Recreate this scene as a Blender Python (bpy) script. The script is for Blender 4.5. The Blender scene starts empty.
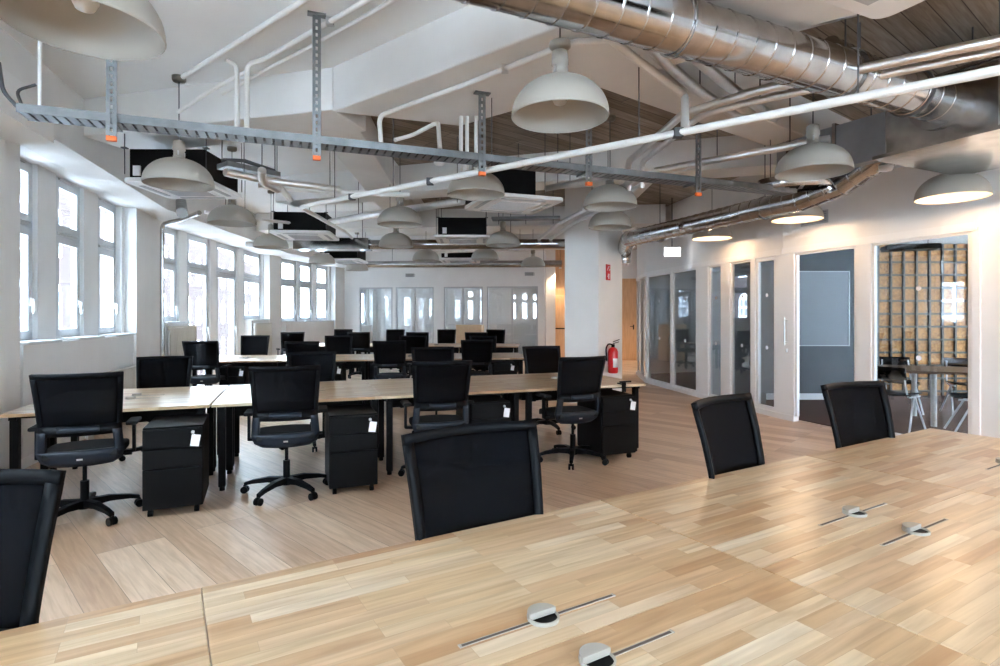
import bpy, math, random
from mathutils import Vector, Matrix
random.seed(7)
R = math.radians
COL = bpy.context.scene.collection
F, HOR, CH = 562.0, 316.0, 1.47          # focal length in px, horizon row, eye height
def at(px, py, z):                       # point of the place at height z seen at a pixel
    Y = F*(CH-z)/(py-HOR); return Vector(((px-500)/F*Y, Y, z))
def atY(px, py, Y): return Vector(((px-500)/F*Y, Y, CH-(py-HOR)/F*Y))

# ------------------------------------------------------------------ materials
def mat(name, col, rough=.6, metal=0, **kw):
    m = bpy.data.materials.new(name); m.use_nodes = True
    b = m.node_tree.nodes['Principled BSDF']
    b.inputs['Base Color'].default_value = (*col, 1); b.inputs['Roughness'].default_value = rough
    b.inputs['Metallic'].default_value = metal
    for k, v in kw.items(): b.inputs[k].default_value = v
    return m
def noisy(name, col, col2, scale=6, rough=.7, metal=0, bump=0, detail=6, stretch=(1,1,1)):
    m = mat(name, col, rough, metal); nt = m.node_tree; b = nt.nodes['Principled BSDF']
    tc = nt.nodes.new('ShaderNodeTexCoord'); mp = nt.nodes.new('ShaderNodeMapping'); mp.inputs['Scale'].default_value = stretch
    n = nt.nodes.new('ShaderNodeTexNoise'); n.inputs['Scale'].default_value = scale; n.inputs['Detail'].default_value = detail
    r = nt.nodes.new('ShaderNodeValToRGB'); r.color_ramp.elements[0].position = .3; r.color_ramp.elements[1].position = .7
    r.color_ramp.elements[0].color = (*col, 1); r.color_ramp.elements[1].color = (*col2, 1)
    nt.links.new(tc.outputs['Object'], mp.inputs[0]); nt.links.new(mp.outputs[0], n.inputs[0])
    nt.links.new(n.outputs[0], r.inputs[0]); nt.links.new(r.outputs[0], b.inputs['Base Color'])
    if bump:
        bp = nt.nodes.new('ShaderNodeBump'); bp.inputs['Strength'].default_value = bump; bp.inputs['Distance'].default_value = .01
        nt.links.new(n.outputs[0], bp.inputs['Height']); nt.links.new(bp.outputs[0], b.inputs['Normal'])
    return m
def emis(name, col, s):
    m = mat(name, col); b = m.node_tree.nodes['Principled BSDF']
    b.inputs['Emission Color'].default_value = (*col, 1); b.inputs['Emission Strength'].default_value = s
    return m
def glassy(name, tint=(.97,.98,.98), ior=1.5, gain=1.0):
    m = bpy.data.materials.new(name); m.use_nodes = True; nt = m.node_tree; nt.nodes.clear()
    o = nt.nodes.new('ShaderNodeOutputMaterial'); mx = nt.nodes.new('ShaderNodeMixShader')
    t = nt.nodes.new('ShaderNodeBsdfTransparent'); t.inputs[0].default_value = (*tint, 1)
    g = nt.nodes.new('ShaderNodeBsdfGlossy'); g.inputs['Roughness'].default_value = .0
    g.inputs[0].default_value = (.95,.97,1,1)
    f = nt.nodes.new('ShaderNodeFresnel'); f.inputs[0].default_value = ior
    ge = nt.nodes.new('ShaderNodeNewGeometry'); mi = nt.nodes.new('ShaderNodeMapRange')      # same reflectance on both faces of the thin sheet
    mi.inputs['To Min'].default_value = ior; mi.inputs['To Max'].default_value = 1/ior
    nt.links.new(ge.outputs['Backfacing'], mi.inputs['Value']); nt.links.new(mi.outputs[0], f.inputs[0])
    k = nt.nodes.new('ShaderNodeMath'); k.operation = 'MULTIPLY'; k.inputs[1].default_value = gain; k.use_clamp = True
    nt.links.new(f.outputs[0], k.inputs[0]); nt.links.new(k.outputs[0], mx.inputs[0])
    nt.links.new(t.outputs[0], mx.inputs[1]); nt.links.new(g.outputs[0], mx.inputs[2]); nt.links.new(mx.outputs[0], o.inputs[0])
    return m
def planks(name, rot, pw, pl, cols, rough, mortar=.0015, mcol=(.12,.08,.05), grain=.25, rand=False, squash=1, bump=.0, spec=.5):
    """staves: three brick patterns' random values drive a ramp, a stretched noise gives the grain"""
    m = mat(name, cols[0], rough); nt = m.node_tree; b = nt.nodes['Principled BSDF']; b.inputs['Specular IOR Level'].default_value = spec; N = nt.nodes.new; L = nt.links.new
    tc = N('ShaderNodeTexCoord'); mp = N('ShaderNodeMapping'); mp.inputs['Rotation'].default_value = (0,0,rot)
    src = tc.outputs['Object']
    if rand:
        oi = N('ShaderNodeObjectInfo'); mu = N('ShaderNodeMath'); mu.operation = 'MULTIPLY'; mu.inputs[1].default_value = 37.
        ad = N('ShaderNodeVectorMath'); ad.operation = 'ADD'; cx = N('ShaderNodeCombineXYZ')
        L(oi.outputs['Random'], mu.inputs[0]); L(mu.outputs[0], cx.inputs[0]); L(cx.outputs[0], ad.inputs[1]); L(src, ad.inputs[0]); src = ad.outputs[0]
    L(src, mp.inputs[0])
    br = N('ShaderNodeTexBrick'); br.inputs['Color1'].default_value = (0,0,0,1); br.inputs['Color2'].default_value = (1,1,1,1)
    br.inputs['Mortar'].default_value = (.5,.5,.5,1); br.inputs['Scale'].default_value = 1
    br.inputs['Mortar Size'].default_value = mortar; br.inputs['Brick Width'].default_value = pl; br.inputs['Row Height'].default_value = pw
    br.offset = .37; br.offset_frequency = 3; br.inputs['Bias'].default_value = 0
    L(mp.outputs[0], br.inputs['Vector'])
    rp = N('ShaderNodeValToRGB'); e = rp.color_ramp.elements
    while len(e) < len(cols): e.new(.5)
    for i, c in enumerate(cols): e[i].position = i/(len(cols)-1); e[i].color = (*c, 1)
    L(br.outputs['Color'], rp.inputs[0])
    m2 = N('ShaderNodeMapping'); m2.inputs['Rotation'].default_value = (0,0,rot); m2.inputs['Scale'].default_value = (1,1,1)
    L(src, m2.inputs[0])
    m3 = N('ShaderNodeVectorMath'); m3.operation = 'MULTIPLY'; m3.inputs[1].default_value = (1.6, 22, 1); L(m2.outputs[0], m3.inputs[0])
    # shift the grain stave by stave
    sh = N('ShaderNodeVectorMath'); sh.operation = 'ADD'; sc = N('ShaderNodeVectorMath'); sc.operation = 'SCALE'; sc.inputs['Scale'].default_value = 53
    L(br.outputs['Color'], sc.inputs[0]); L(sc.outputs[0], sh.inputs[1]); L(m3.outputs[0], sh.inputs[0])
    n = N('ShaderNodeTexNoise'); n.inputs['Scale'].default_value = 1.6; n.inputs['Detail'].default_value = 5; n.inputs['Distortion'].default_value = .6
    L(sh.outputs[0], n.inputs[0])
    gr = N('ShaderNodeValToRGB'); gr.color_ramp.elements[0].position = .32; gr.color_ramp.elements[1].position = .68
    g0 = 1-grain; gr.color_ramp.elements[0].color = (g0, g0*.93, g0*.85, 1); gr.color_ramp.elements[1].color = (1,1,1,1)
    L(n.outputs[0], gr.inputs[0])
    mx = N('ShaderNodeMix'); mx.data_type = 'RGBA'; mx.blend_type = 'MULTIPLY'; mx.inputs[0].default_value = 1
    L(rp.outputs[0], mx.inputs[6]); L(gr.outputs[0], mx.inputs[7])
    mm = N('ShaderNodeMix'); mm.data_type = 'RGBA'; L(br.outputs['Fac'], mm.inputs[0]); L(mx.outputs[2], mm.inputs[6]); mm.inputs[7].default_value = (*mcol,1)
    L(mm.outputs[2], b.inputs['Base Color'])
    if bump:
        bp = N('ShaderNodeBump'); bp.inputs['Strength'].default_value = bump; bp.inputs['Distance'].default_value = .002
        L(n.outputs[0], bp.inputs['Height']); L(bp.outputs[0], b.inputs['Normal'])
    return m
M = {}
M['wall'] = noisy('wall_paint', (.74,.735,.73), (.79,.785,.78), 2.2, .85)
M['ceil'] = noisy('ceiling_paint', (.76,.76,.76), (.81,.81,.805), 1.6, .9)
M['beam'] = noisy('beam_paint', (.72,.71,.70), (.80,.79,.78), 1.9, .9, bump=.1)
M['slab'] = planks('board_marked_slab', R(-38), .16, 2.3, [(.27,.23,.19),(.34,.29,.24),(.43,.38,.33)], .9, .004, (.08,.06,.05), .35)
M['floor'] = planks('oak_floor', R(44), .19, 2.1, [(.50,.32,.20),(.63,.445,.31),(.74,.56,.415),(.56,.37,.245)], .36, .0016, (.22,.15,.10), .26, bump=.04, spec=1.0)
M['desk'] = planks('rubberwood_staves', 0, .044, .40, [(.52,.30,.15),(.66,.465,.275),(.74,.585,.40),(.62,.40,.225),(.77,.645,.485)], .28, .0004, (.42,.28,.17), .30, rand=True, spec=.75)
M['edge'] = noisy('wood_edge', (.62,.42,.24), (.72,.53,.33), 14, .4, stretch=(1,8,8))
M['black'] = mat('black_plastic', (.0025,.0032,.0045), .45, **{'Specular IOR Level':.11})
M['blackm'] = mat('black_powdercoat', (.0025,.0026,.0032), .55, **{'Specular IOR Level':.12})
M['grey_pl'] = mat('charcoal_plastic', (.012,.017,.026), .42, **{'Specular IOR Level':.25})
M['fabric'] = noisy('black_fabric', (.0025,.003,.004), (.006,.007,.009), 220, .9)
M['wfix'] = mat('window_pvc', (.60,.62,.645), .35)
M['white'] = mat('white_paint', (.80,.80,.80), .4)
M['wpipe'] = mat('white_pipe', (.78,.77,.75), .35)
M['lamp'] = mat('lamp_enamel', (.39,.36,.315), .45)
M['galv'] = noisy('galvanised', (.40,.40,.40), (.53,.53,.53), 9, .17, 1)
M['ductm'] = noisy('matte_galvanised', (.36,.39,.43), (.44,.47,.51), 6, .45, 1)
M['foil'] = noisy('foil_wrap', (.80,.80,.81), (.90,.90,.90), 16, .33, 1, bump=.5)
M['tray'] = noisy('tray_steel', (.20,.21,.22), (.28,.29,.30), 10, .42, 1)
M['cable'] = mat('grey_cable', (.07,.07,.075), .6)
M['steel'] = mat('brushed_steel', (.6,.6,.6), .3, 1)
M['orange'] = mat('orange_cap', (.85,.16,.03), .5)
M['red'] = mat('red_enamel', (.55,.012,.015), .3)
M['paper'] = mat('white_paper', (.85,.86,.90), .8)
M['plaque'] = mat('slot_brush', (.10,.075,.06), .8)
M['glass'] = glassy('partition_glass', (.86,.88,.89), 1.5, 1.7)
M['pane'] = glassy('window_glass')
M['dgrey'] = noisy('grey_wall', (.12,.125,.135), (.14,.145,.155), 2, .8)
M['mgrey'] = noisy('pale_grey_wall', (.42,.43,.45), (.47,.48,.50), 2, .8)
M['board'] = mat('whiteboard', (.30,.31,.33), .3)
M['carpet'] = noisy('brown_carpet', (.05,.018,.010), (.08,.032,.02), 90, .95)
M['cork'] = noisy('cork_chip', (.26,.10,.03), (.62,.31,.105), 22, .8, bump=.4)
M['gridbar'] = mat('grid_bar', (.055,.055,.05), .6)
M['oakp'] = noisy('oak_panel', (.62,.37,.20), (.74,.48,.28), 5, .5, stretch=(6,6,.6))
M['darkwood'] = noisy('dark_tabletop', (.12,.065,.035), (.17,.095,.055), 8, .35, stretch=(1,6,6))
M['panelw'] = mat('diffuser_white', (.78,.78,.78), .5)
M['rad'] = mat('radiator_enamel', (.62,.59,.53), .5)
M['bulb'] = emis('lit_bulb', (1,.86,.68), 8)
M['bulb_off'] = mat('dead_bulb', (.75,.72,.68), .3)
M['led'] = emis('lit_sign', (.92,.96,1), 1.5)
def meshmat():
    m = bpy.data.materials.new('chair_mesh'); m.use_nodes = True; nt = m.node_tree; b = nt.nodes['Principled BSDF']
    b.inputs['Base Color'].default_value = (.0025,.003,.0045,1); b.inputs['Roughness'].default_value = .8; b.inputs['Specular IOR Level'].default_value = .08
    o = nt.nodes['Material Output']; t = nt.nodes.new('ShaderNodeBsdfTransparent'); mx = nt.nodes.new('ShaderNodeMixShader')
    mx.inputs[0].default_value = .93
    nt.links.new(t.outputs[0], mx.inputs[1]); nt.links.new(b.outputs[0], mx.inputs[2]); nt.links.new(mx.outputs[0], o.inputs[0])
    return m
M['mesh'] = meshmat()
def brickmat():
    m = mat('red_brick', (.4,.2,.15), 1.0, **{'Specular IOR Level':0.0}); nt = m.node_tree; b = nt.nodes['Principled BSDF']
    tc = nt.nodes.new('ShaderNodeTexCoord'); mp = nt.nodes.new('ShaderNodeMapping'); mp.inputs['Rotation'].default_value = (R(90),0,0)
    br = nt.nodes.new('ShaderNodeTexBrick'); br.inputs['Scale'].default_value = 1; br.inputs['Brick Width'].default_value = .25; br.inputs['Row Height'].default_value = .08
    br.inputs['Mortar Size'].default_value = .008; br.inputs['Color1'].default_value = (.055,.040,.039,1); br.inputs['Color2'].default_value = (.042,.031,.030,1); br.inputs['Mortar'].default_value = (.075,.07,.068,1)
    nt.links.new(tc.outputs['Object'], mp.inputs[0]); nt.links.new(mp.outputs[0], br.inputs[0]); nt.links.new(br.outputs[0], b.inputs['Base Color'])
    return m
M['brick'] = brickmat()

# ------------------------------------------------------------------ mesh collector
class MB:
    def __init__(s): s.v=[]; s.f=[]; s.sm=[]; s.T=Matrix.Identity(4)
    def add(s, vs, fs, smooth=False):
        o=len(s.v); s.v += [tuple(s.T@Vector(v)) for v in vs]; s.f += [tuple(i+o for i in f) for f in fs]; s.sm += [smooth]*len(fs); return s
    def box(s, c, d, rz=0):
        x,y,z=d[0]/2,d[1]/2,d[2]/2; m=Matrix.Translation(Vector(c))@Matrix.Rotation(rz,4,'Z')
        vs=[m@Vector((a*x,b*y,e*z)) for a in(-1,1) for b in(-1,1) for e in(-1,1)]
        return s.add(vs,[(0,1,3,2),(4,6,7,5),(0,4,5,1),(2,3,7,6),(0,2,6,4),(1,5,7,3)])
    def bar(s, p, q, w, h, up=(0,0,1)):           # rectangular bar p->q
        p=Vector(p);q=Vector(q);d=(q-p).normalized();u=Vector(up)
        if abs(d.dot(u))>.98: u=Vector((1,0,0))
        a=d.cross(u).normalized(); b=a.cross(d)
        vs=[e+a*i*w/2+b*j*h/2 for e in(p,q) for i,j in((-1,-1),(1,-1),(1,1),(-1,1))]
        return s.add(vs,[(3,2,1,0),(4,5,6,7),(0,1,5,4),(1,2,6,5),(2,3,7,6),(3,0,4,7)])
    def tube(s, pts, r, n=10, cap=True, rad=None, fillet=0):
        pts=[Vector(p) for p in pts]
        if fillet and len(pts)>2:
            o=[pts[0]]
            for i in range(1,len(pts)-1):
                a,b,c=pts[i-1],pts[i],pts[i+1]; f=min(fillet,(a-b).length*.45,(c-b).length*.45)
                p0=b+(a-b).normalized()*f; p1=b+(c-b).normalized()*f
                for k in range(6):
                    t=k/5; o.append(p0*(1-t)**2+b*2*t*(1-t)+p1*t*t)
            pts=o+[pts[-1]]
        N=len(pts); vs=[]; prev=None
        for i,p in enumerate(pts):
            d=(pts[min(i+1,N-1)]-pts[max(i-1,0)]).normalized()
            if prev is None:
                u=Vector((0,0,1)) if abs(d.z)<.9 else Vector((1,0,0)); a=d.cross(u).normalized()
            else: a=(prev-d*prev.dot(d)).normalized()
            b=a.cross(d); prev=a; rr=rad[i] if rad else r
            vs += [p+(a*math.cos(t)+b*math.sin(t))*rr for t in (2*math.pi*k/n for k in range(n))]
        fs=[(i*n+k,(i+1)*n+k,(i+1)*n+(k+1)%n,i*n+(k+1)%n) for i in range(N-1) for k in range(n)]
        s.add(vs,fs,True)
        if cap: s.add([vs[k] for k in range(n)],[tuple(range(n))]); s.add([vs[(N-1)*n+k] for k in range(n)],[tuple(range(n))[::-1]])
        return s
    def lathe(s, c, prof, n=24, closed=False):      # prof: (r,z) list
        vs=[Vector(c)+Vector((r*math.cos(2*math.pi*k/n),r*math.sin(2*math.pi*k/n),z)) for r,z in prof for k in range(n)]
        m=len(prof); rng=m if closed else m-1
        return s.add(vs,[(i*n+k,i*n+(k+1)%n,((i+1)%m)*n+(k+1)%n,((i+1)%m)*n+k) for i in range(rng) for k in range(n)],True)
    def disc(s, c, r, n=20, nrm=None):
        vs=[Vector(c)+Vector((r*math.cos(2*math.pi*k/n),r*math.sin(2*math.pi*k/n),0)) for k in range(n)]
        return s.add(vs,[tuple(range(n))])
    def prism(s, poly, z0, z1):
        n=len(poly); vs=[(x,y,z0) for x,y in poly]+[(x,y,z1) for x,y in poly]
        return s.add(vs,[tuple(range(n))[::-1],tuple(range(n,2*n))]+[(i,(i+1)%n,n+(i+1)%n,n+i) for i in range(n)])
    def slab(s, fn, us, ws, th, smooth=True):       # curved sheet with thickness; fn(u,w)->(point, normal)
        A=[];B=[]
        for u in us:
            for w in ws:
                p,nn=fn(u,w); A.append(p+nn*th/2); B.append(p-nn*th/2)
        a,b=len(us),len(ws); n=a*b; fs=[]
        for i in range(a-1):
            for j in range(b-1):
                q=(i*b+j,(i+1)*b+j,(i+1)*b+j+1,i*b+j+1); fs.append(q); fs.append(tuple(k+n for k in q[::-1]))
        for i in range(a-1):
            fs.append((i*b,i*b+n,(i+1)*b+n,(i+1)*b)); e=b-1; fs.append((i*b+e,(i+1)*b+e,(i+1)*b+e+n,i*b+e+n))
        for j in range(b-1):
            fs.append((j,j+1,j+1+n,j+n)); e=(a-1)*b; fs.append((e+j,e+j+n,e+j+1+n,e+j+1))
        return s.add(A+B,fs,smooth)
    def build(s, name, m, parent=None, bevel=0):
        me=bpy.data.meshes.new(name); me.from_pydata(s.v,[],s.f); me.validate()
        if len(me.polygons)==len(s.sm): me.polygons.foreach_set('use_smooth',s.sm)
        import bmesh
        bm=bmesh.new(); bm.from_mesh(me); bmesh.ops.recalc_face_normals(bm,faces=bm.faces); bm.to_mesh(me); bm.free()
        me.materials.append(M[m] if isinstance(m,str) else m)
        o=bpy.data.objects.new(name,me); COL.objects.link(o)
        if parent: o.parent=parent
        if bevel:
            b=o.modifiers.new('bevel','BEVEL'); b.width=bevel; b.segments=2; b.limit_method='ANGLE'; b.angle_limit=R(40)
        return o
def tag(o, label=None, cat=None, group=None, kind=None):
    for k,v in (('label',label),('category',cat),('group',group),('kind',kind)):
        if v: o[k]=v
    return o
def empty(name, loc=(0,0,0), rz=0):
    o=bpy.data.objects.new(name,None); o.empty_display_size=.1; COL.objects.link(o); o.location=loc; o.rotation_euler=(0,0,rz); return o
def kids(o): return [c for c in ALL_KIDS.get(o.name,[])]
ALL_KIDS={}
def copy_tree(o, parent=None):
    c=o.copy(); COL.objects.link(c)
    if parent: c.parent=parent
    for ch in list(o.children): copy_tree(ch,c)
    return c
def struct(name, mb, m, parent=None, **k):
    o=mb.build(name,m,parent,**k)
    if not parent: o['kind']='structure'
    return o

# ------------------------------------------------------------------ room shell
SLAB=3.7
mb=MB(); mb.prism([(-2.6,-3.1),(8.2,-3.1),(10.72,3.9),(10.72,22.1),(-5.5,22.1),(-6.6,15),(-6.3,9.7)],-.2,0); struct('floor',mb,'floor')
# beams under the slab (footprints) ------------------------------------------
d=Vector((.784,-.62,0)); nrm=Vector((.62,.784,0))
def strip(p,q,w):                                 # rectangle from line p-q with width w to its left side
    p=Vector((*p,0));q=Vector((*q,0)); t=(q-p).normalized(); n=Vector((-t.y,t.x,0))*w
    return [(p.x,p.y),(q.x,q.y),(q.x+n.x,q.y+n.y),(p.x+n.x,p.y+n.y)]
BEAMS=[]
A=Vector((-1.5,5.04,0)); B=A+d*9
A2=Vector((-.386,5.42,0)); B2=A2+d*9
BEAMS.append(([(A.x,A.y),(B.x,B.y),(B2.x,B2.y),(A2.x,A2.y)],3.30))
BEAMS.append((strip((-4.3,5.78),(-1.5,5.04),.0+.62),3.32))
def add_beam(p,q,w,z): BEAMS.append((strip(p,q,w),z))
add_beam((.78,4.52),(5.6,8.13),-.42,3.31)
add_beam((-3.6,9.0),(4.6,6.4),.5,3.30)
add_beam((-1.4,5.45),(-1.75,12.0),.45,3.34)
add_beam((-5.3,12.2),(3.3,11.2),.5,3.32)
add_beam((-5.3,15.9),(3.6,15.0),.5,3.32)
add_beam((1.7,7.6),(1.9,15.2),-.45,3.34)
def inside(x,y,P):
    c=False; n=len(P)
    for i in range(n):
        x1,y1=P[i]; x2,y2=P[(i+1)%n]
        if (y1>y)!=(y2>y) and x<(x2-x1)*(y-y1)/(y2-y1)+x1: c=not c
    return c
def ceil_z(x,y):
    return min([SLAB]+[z for P,z in BEAMS if inside(x,y,P)])
for P,z in BEAMS:
    mb=MB(); mb.prism(P,z,SLAB+.02); o=struct('ceiling_beam',mb,'beam',bevel=.012)
# slab: painted bay over the left, board-marked elsewhere
mb=MB(); mb.prism([(-2.55,-3.1),(6,-3.1),(A2.x+6.5*d.x+.1,A2.y+6.5*d.y+.1),(A.x+.5,A.y+.2),(-2.2,5.2),(-5.15,5.5)],SLAB,SLAB+.25); struct('ceiling',mb,'ceil')
mb=MB(); mb.prism([(6,-3.1),(8.3,-3.1),(10.6,3.9),(10.6,22.2),(3.2,22.2),(2.2,11.5),(-1.5,11.8),(-1.5,8.5),(-1.6,5.2),(A.x+.5,A.y+.2),(A2.x+6.5*d.x+.1,A2.y+6.5*d.y+.1)],SLAB,SLAB+.25); struct('ceiling_slab',mb,'slab')
mb=MB(); mb.prism([(-5.15,5.5),(-2.2,5.2),(-1.6,5.2),(-1.5,8.5),(-1.5,11.8),(2.2,11.5),(3.2,22.2),(-5.4,22.2),(-6.62,15),(-6.32,9.7)],SLAB,SLAB+.25); struct('ceiling_far',mb,'ceil')

# ------------------------------------------------------------------ left facade
def unit(p,q):
    v=Vector((q[0]-p[0],q[1]-p[1],0)); return v.normalized()
SILL,HEAD=1.19,3.10
winc=[0]
def facade(P,Q,groups,mbw,outn):
    """P->Q inner face of the wall; outn: outward normal. groups: dict(y0,y1, wins=[(ya,yb,sill)], handle)"""
    t=unit(P,Q); P=Vector((*P,0)); Q=Vector((*Q,0)); L=(Q-P).length
    sy=(lambda y:(y-P.y)/(t.y)) if abs(t.y)>.2 else (lambda y:y)                     # Y -> arclength
    TH=.31; INS=.27
    def piece(a,b,z0,z1,d0=0,d1=TH):
        if b-a<1e-3: return
        pp=[P+t*a+outn*d0,P+t*b+outn*d0,P+t*b+outn*d1,P+t*a+outn*d1]
        mbw.prism([(v.x,v.y) for v in pp],z0,z1)
    cur=0
    for g in groups:
        a,b=sy(g['y0']),sy(g['y1'])
        piece(cur,a,0,SLAB); piece(a,b,HEAD,SLAB)
        ws=g['wins']; prev=a
        for i,(ya,yb,sill) in enumerate(ws):
            wa,wb=max(sy(ya),a),min(sy(yb),b)
            if i>0: piece(prev,wa,min(sill,ws[i-1][2]) if sill>.3 and ws[i-1][2]>.3 else 0,HEAD,.19,TH)
            elif wa>a: piece(a,wa,0,HEAD,.16,TH)
            piece(wa,wb,0,sill)
            if i>0 and sill>.3 and ws[i-1][2]>.3: piece(prev,wa,0,min(sill,ws[i-1][2]))
            prev=wb
            winc[0]+=1; n=winc[0]
            c0=P+t*wa+outn*INS; W=wb-wa; rz=math.atan2(t.y,t.x)
            w=empty('window_%d'%n,c0,rz); w['kind']='structure'
            # local x along the wall; the room lies on the side of +/-y
            s=1 if (Matrix.Rotation(rz,3,'Z')@Vector((0,1,0))).dot(outn)<0 else -1
            fr=MB(); z0,z1=sill,HEAD; fw=.07; tr=2.43
            for x in(fw/2,W-fw/2): fr.box((x,0,(z0+z1)/2),(fw,.07,z1-z0))
            fr.box((W/2,0,z0+fw/2),(W,.07,fw)); fr.box((W/2,0,z1-fw/2+.0),(W,.07,fw)); fr.box((W/2,0,tr),(W,.07,.075))
            fr.build('window_frame','wfix',w,bevel=.004)
            for nm,(za,zb) in (('upper_sash',(tr+.03,z1-.045)),('lower_sash',(z0+.045,tr-.03))):
                sh=MB(); q=.08; xa,xb=fw-.012,W-fw+.012
                for x in(xa+q/2,xb-q/2): sh.box((x,s*.03,(za+zb)/2),(q,.05,zb-za))
                sh.box(((xa+xb)/2,s*.03,za+q/2),(xb-xa,.05,q)); sh.box(((xa+xb)/2,s*.03,zb-q/2),(xb-xa,.05,q))
                so=sh.build(nm,'wfix',w,bevel=.004)
                pn=MB(); pn.box(((xa+xb)/2,s*.03,(za+zb)/2),(xb-xa-2*q+.01,.008,zb-za-2*q+.01)); pn.build('pane','pane',so)
                if nm=='lower_sash':
                    h=MB(); hx=xb-q/2; hz=1.62 if sill>.3 else 1.2
                    h.box((hx,s*.062,hz),(.03,.015,.09)); h.bar((hx,s*.085,hz+.02),(hx,s*.085,hz-.12),.02,.016); h.bar((hx,s*.06,hz+.02),(hx,s*.09,hz+.02),.018,.018)
                    h.build('handle','white',so)
            vt=MB(); vt.box((W/2,s*.045,tr+.005),(W*.62,.02,.028)); vt.box((W/2,s*.045,z1-.02),(W*.55,.02,.022)); vt.build('trickle_vent','steel',w)
            if sill>.3:
                bd=MB(); bd.box((W/2+.0,s*(INS/2+.02),sill+.012),(W+ (.0),INS+.04,.03)); bd.build('window_sill','wfix',w,bevel=.004)
        piece(prev,b,0,HEAD,.16,TH)
        cur=b
    piece(cur,L,0,SLAB)
mbw=MB()
Pa0,Pa1=(-2.118,-3.0),(-5.837,9.65); Pb1=(-6.13,15.0); Pc1=(-4.81,22.0)
t1=unit(Pa0,Pa1); n1=Vector((-t1.y,t1.x,0))
g0=dict(y0=-2.0,y1=3.1,wins=[(-1.95,-1.05,SILL),(-.6,.3,SILL),(.75,1.65,SILL),(2.1,3.05,SILL)])
g1=dict(y0=5.36,y1=8.5,wins=[(5.41,6.10,SILL),(6.50,7.22,SILL),(7.64,8.38,SILL)])
facade(Pa0,Pa1,[g0,g1],mbw,n1)
t2=unit(Pa1,Pb1); n2=Vector((-t2.y,t2.x,0))
g2=dict(y0=9.70,y1=14.95,wins=[(9.85,10.66,1.34),(10.95,11.95,.1),(12.23,13.35,.1),(13.7,14.9,1.36)])
facade(Pa1,Pb1,[g2],mbw,n2)
t3=unit(Pb1,Pc1); n3=Vector((-t3.y,t3.x,0))
g3=dict(y0=15.5,y1=18.6,wins=[(15.75,16.62,1.30),(16.72,17.5,1.30),(17.7,18.5,1.30)])
g4=dict(y0=20.0,y1=21.6,wins=[(20.15,21.45,1.1)])
facade(Pb1,Pc1,[g3,g4],mbw,n3)
# pier beside the nearest bay with its capital
def off(Y,x0): return (-x0-.294*Y, Y)
mbw.prism([off(3.35,3.05),off(3.35,2.72),off(4.64,2.72),off(4.64,3.05)],0,SLAB)
mbw.prism([off(3.2,3.0),off(3.2,2.36),off(4.72,2.36),off(4.72,3.0)],2.92,3.16)
mbw.prism([off(3.2,2.9),off(3.2,2.5),off(4.55,2.5),off(4.55,2.9)],3.16,3.34)
struct('wall_left',mbw,'wall')
mb=MB()
EB=[(-1.72,-3),(-5.1,8.6),(-5.5,14.6),(-4.55,20.4)]; OB=[(-4.70,20.6),(-6.2,15.0),(-5.9,9.7),(-2.2,-3)]
OB=[(-5.6,20.4),(-6.4,14.9),(-6.1,9.65),(-2.35,-3)]
for a,b,c,dd in ((EB[0],EB[1],OB[2],OB[3]),(EB[1],EB[2],OB[1],OB[2]),(EB[2],EB[3],OB[0],OB[1])):
    mb.prism([a,b,c,dd],3.101,SLAB)
struct('ceiling_edge_beam',mb,'beam')
# skirting
mb=MB()
for p,q in ((Pa0,Pa1),(Pa1,Pb1),(Pb1,Pc1)):
    t=unit(p,q); n=Vector((t.y,-t.x,0)); mb.bar(Vector((*p,.05))+n*.006,Vector((*q,.05))+n*.006,.012,.10)
struct('baseboard_left',mb,'white')

# ------------------------------------------------------------------ right partition (glass offices)
PL=[Vector(p) for p in ((3.46,14.2),(3.23,12.4),(3.60,10.15),(4.04,8.02),(4.28,7.37),(4.88,5.74),(6.30,2.9),(7.4,.2),(8.0,-3.0))]
def hit(px):
    k=(px-500)/F
    for a,b in zip(PL[:-1],PL[1:]):
        # a+(b-a)s : x=k*y
        den=(b.x-a.x)-k*(b.y-a.y)
        if abs(den)<1e-9: continue
        s=(k*a.y-a.x)/den
        if -1e-6<=s<=1+1e-6: return a+(b-a)*s
    return None
HT=2.33
mb=MB()
def wallseg(mb,a,b,z0,z1,th=.11):
    t=unit(a,b); n=Vector((-t.y,t.x,0))            # outward (away from the hall) on the right when going near
    if n.x<0: n=-n
    a=Vector((a[0],a[1],0)); b=Vector((b[0],b[1],0)); mb.prism([(v.x,v.y) for v in (a,b,b+n*th,a+n*th)],z0,z1)
for a,b in zip(PL[:-1],PL[1:]): wallseg(mb,a,b,HT+.06,SLAB)
e=hit(981)
wallseg(mb,e,PL[5],0,HT+.06) if e.y>PL[5].y else None
for a,b in zip(PL[5:-1],PL[6:]): wallseg(mb,a if a is not PL[5] or e.y>a.y else e,b,0,HT+.06)
struct('wall_right',mb,'wall')
bays=[(637.5,641,'f'),(642,645.8,'f'),(648,671,'f'),(673,697,'f'),(709,722,'f'),(731,752,'f'),(756,777,'d'),(795,857,'o'),(872,972,'f')]
posts=[(645.8,648),(671,673),(697,709),(722,731),(752,756),(777,795),(857,872),(972,981)]
trim=MB()
for i,(p0,p1) in enumerate(posts):
    a,b=hit(p0),hit(p1); t=unit(a,b); n=Vector((-t.y,t.x,0)); n=n if n.x>0 else -n
    m_=MB(); a3,b3=Vector((*a,0)),Vector((*b,0))
    m_.prism([(v.x,v.y) for v in (a3-n*.02,b3-n*.02,b3+n*.07,a3+n*.07)],0,HT+.06)
    struct('trim_%d'%(i+1),m_,'white',bevel=.006)
hd=MB(); sk=MB()
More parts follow.
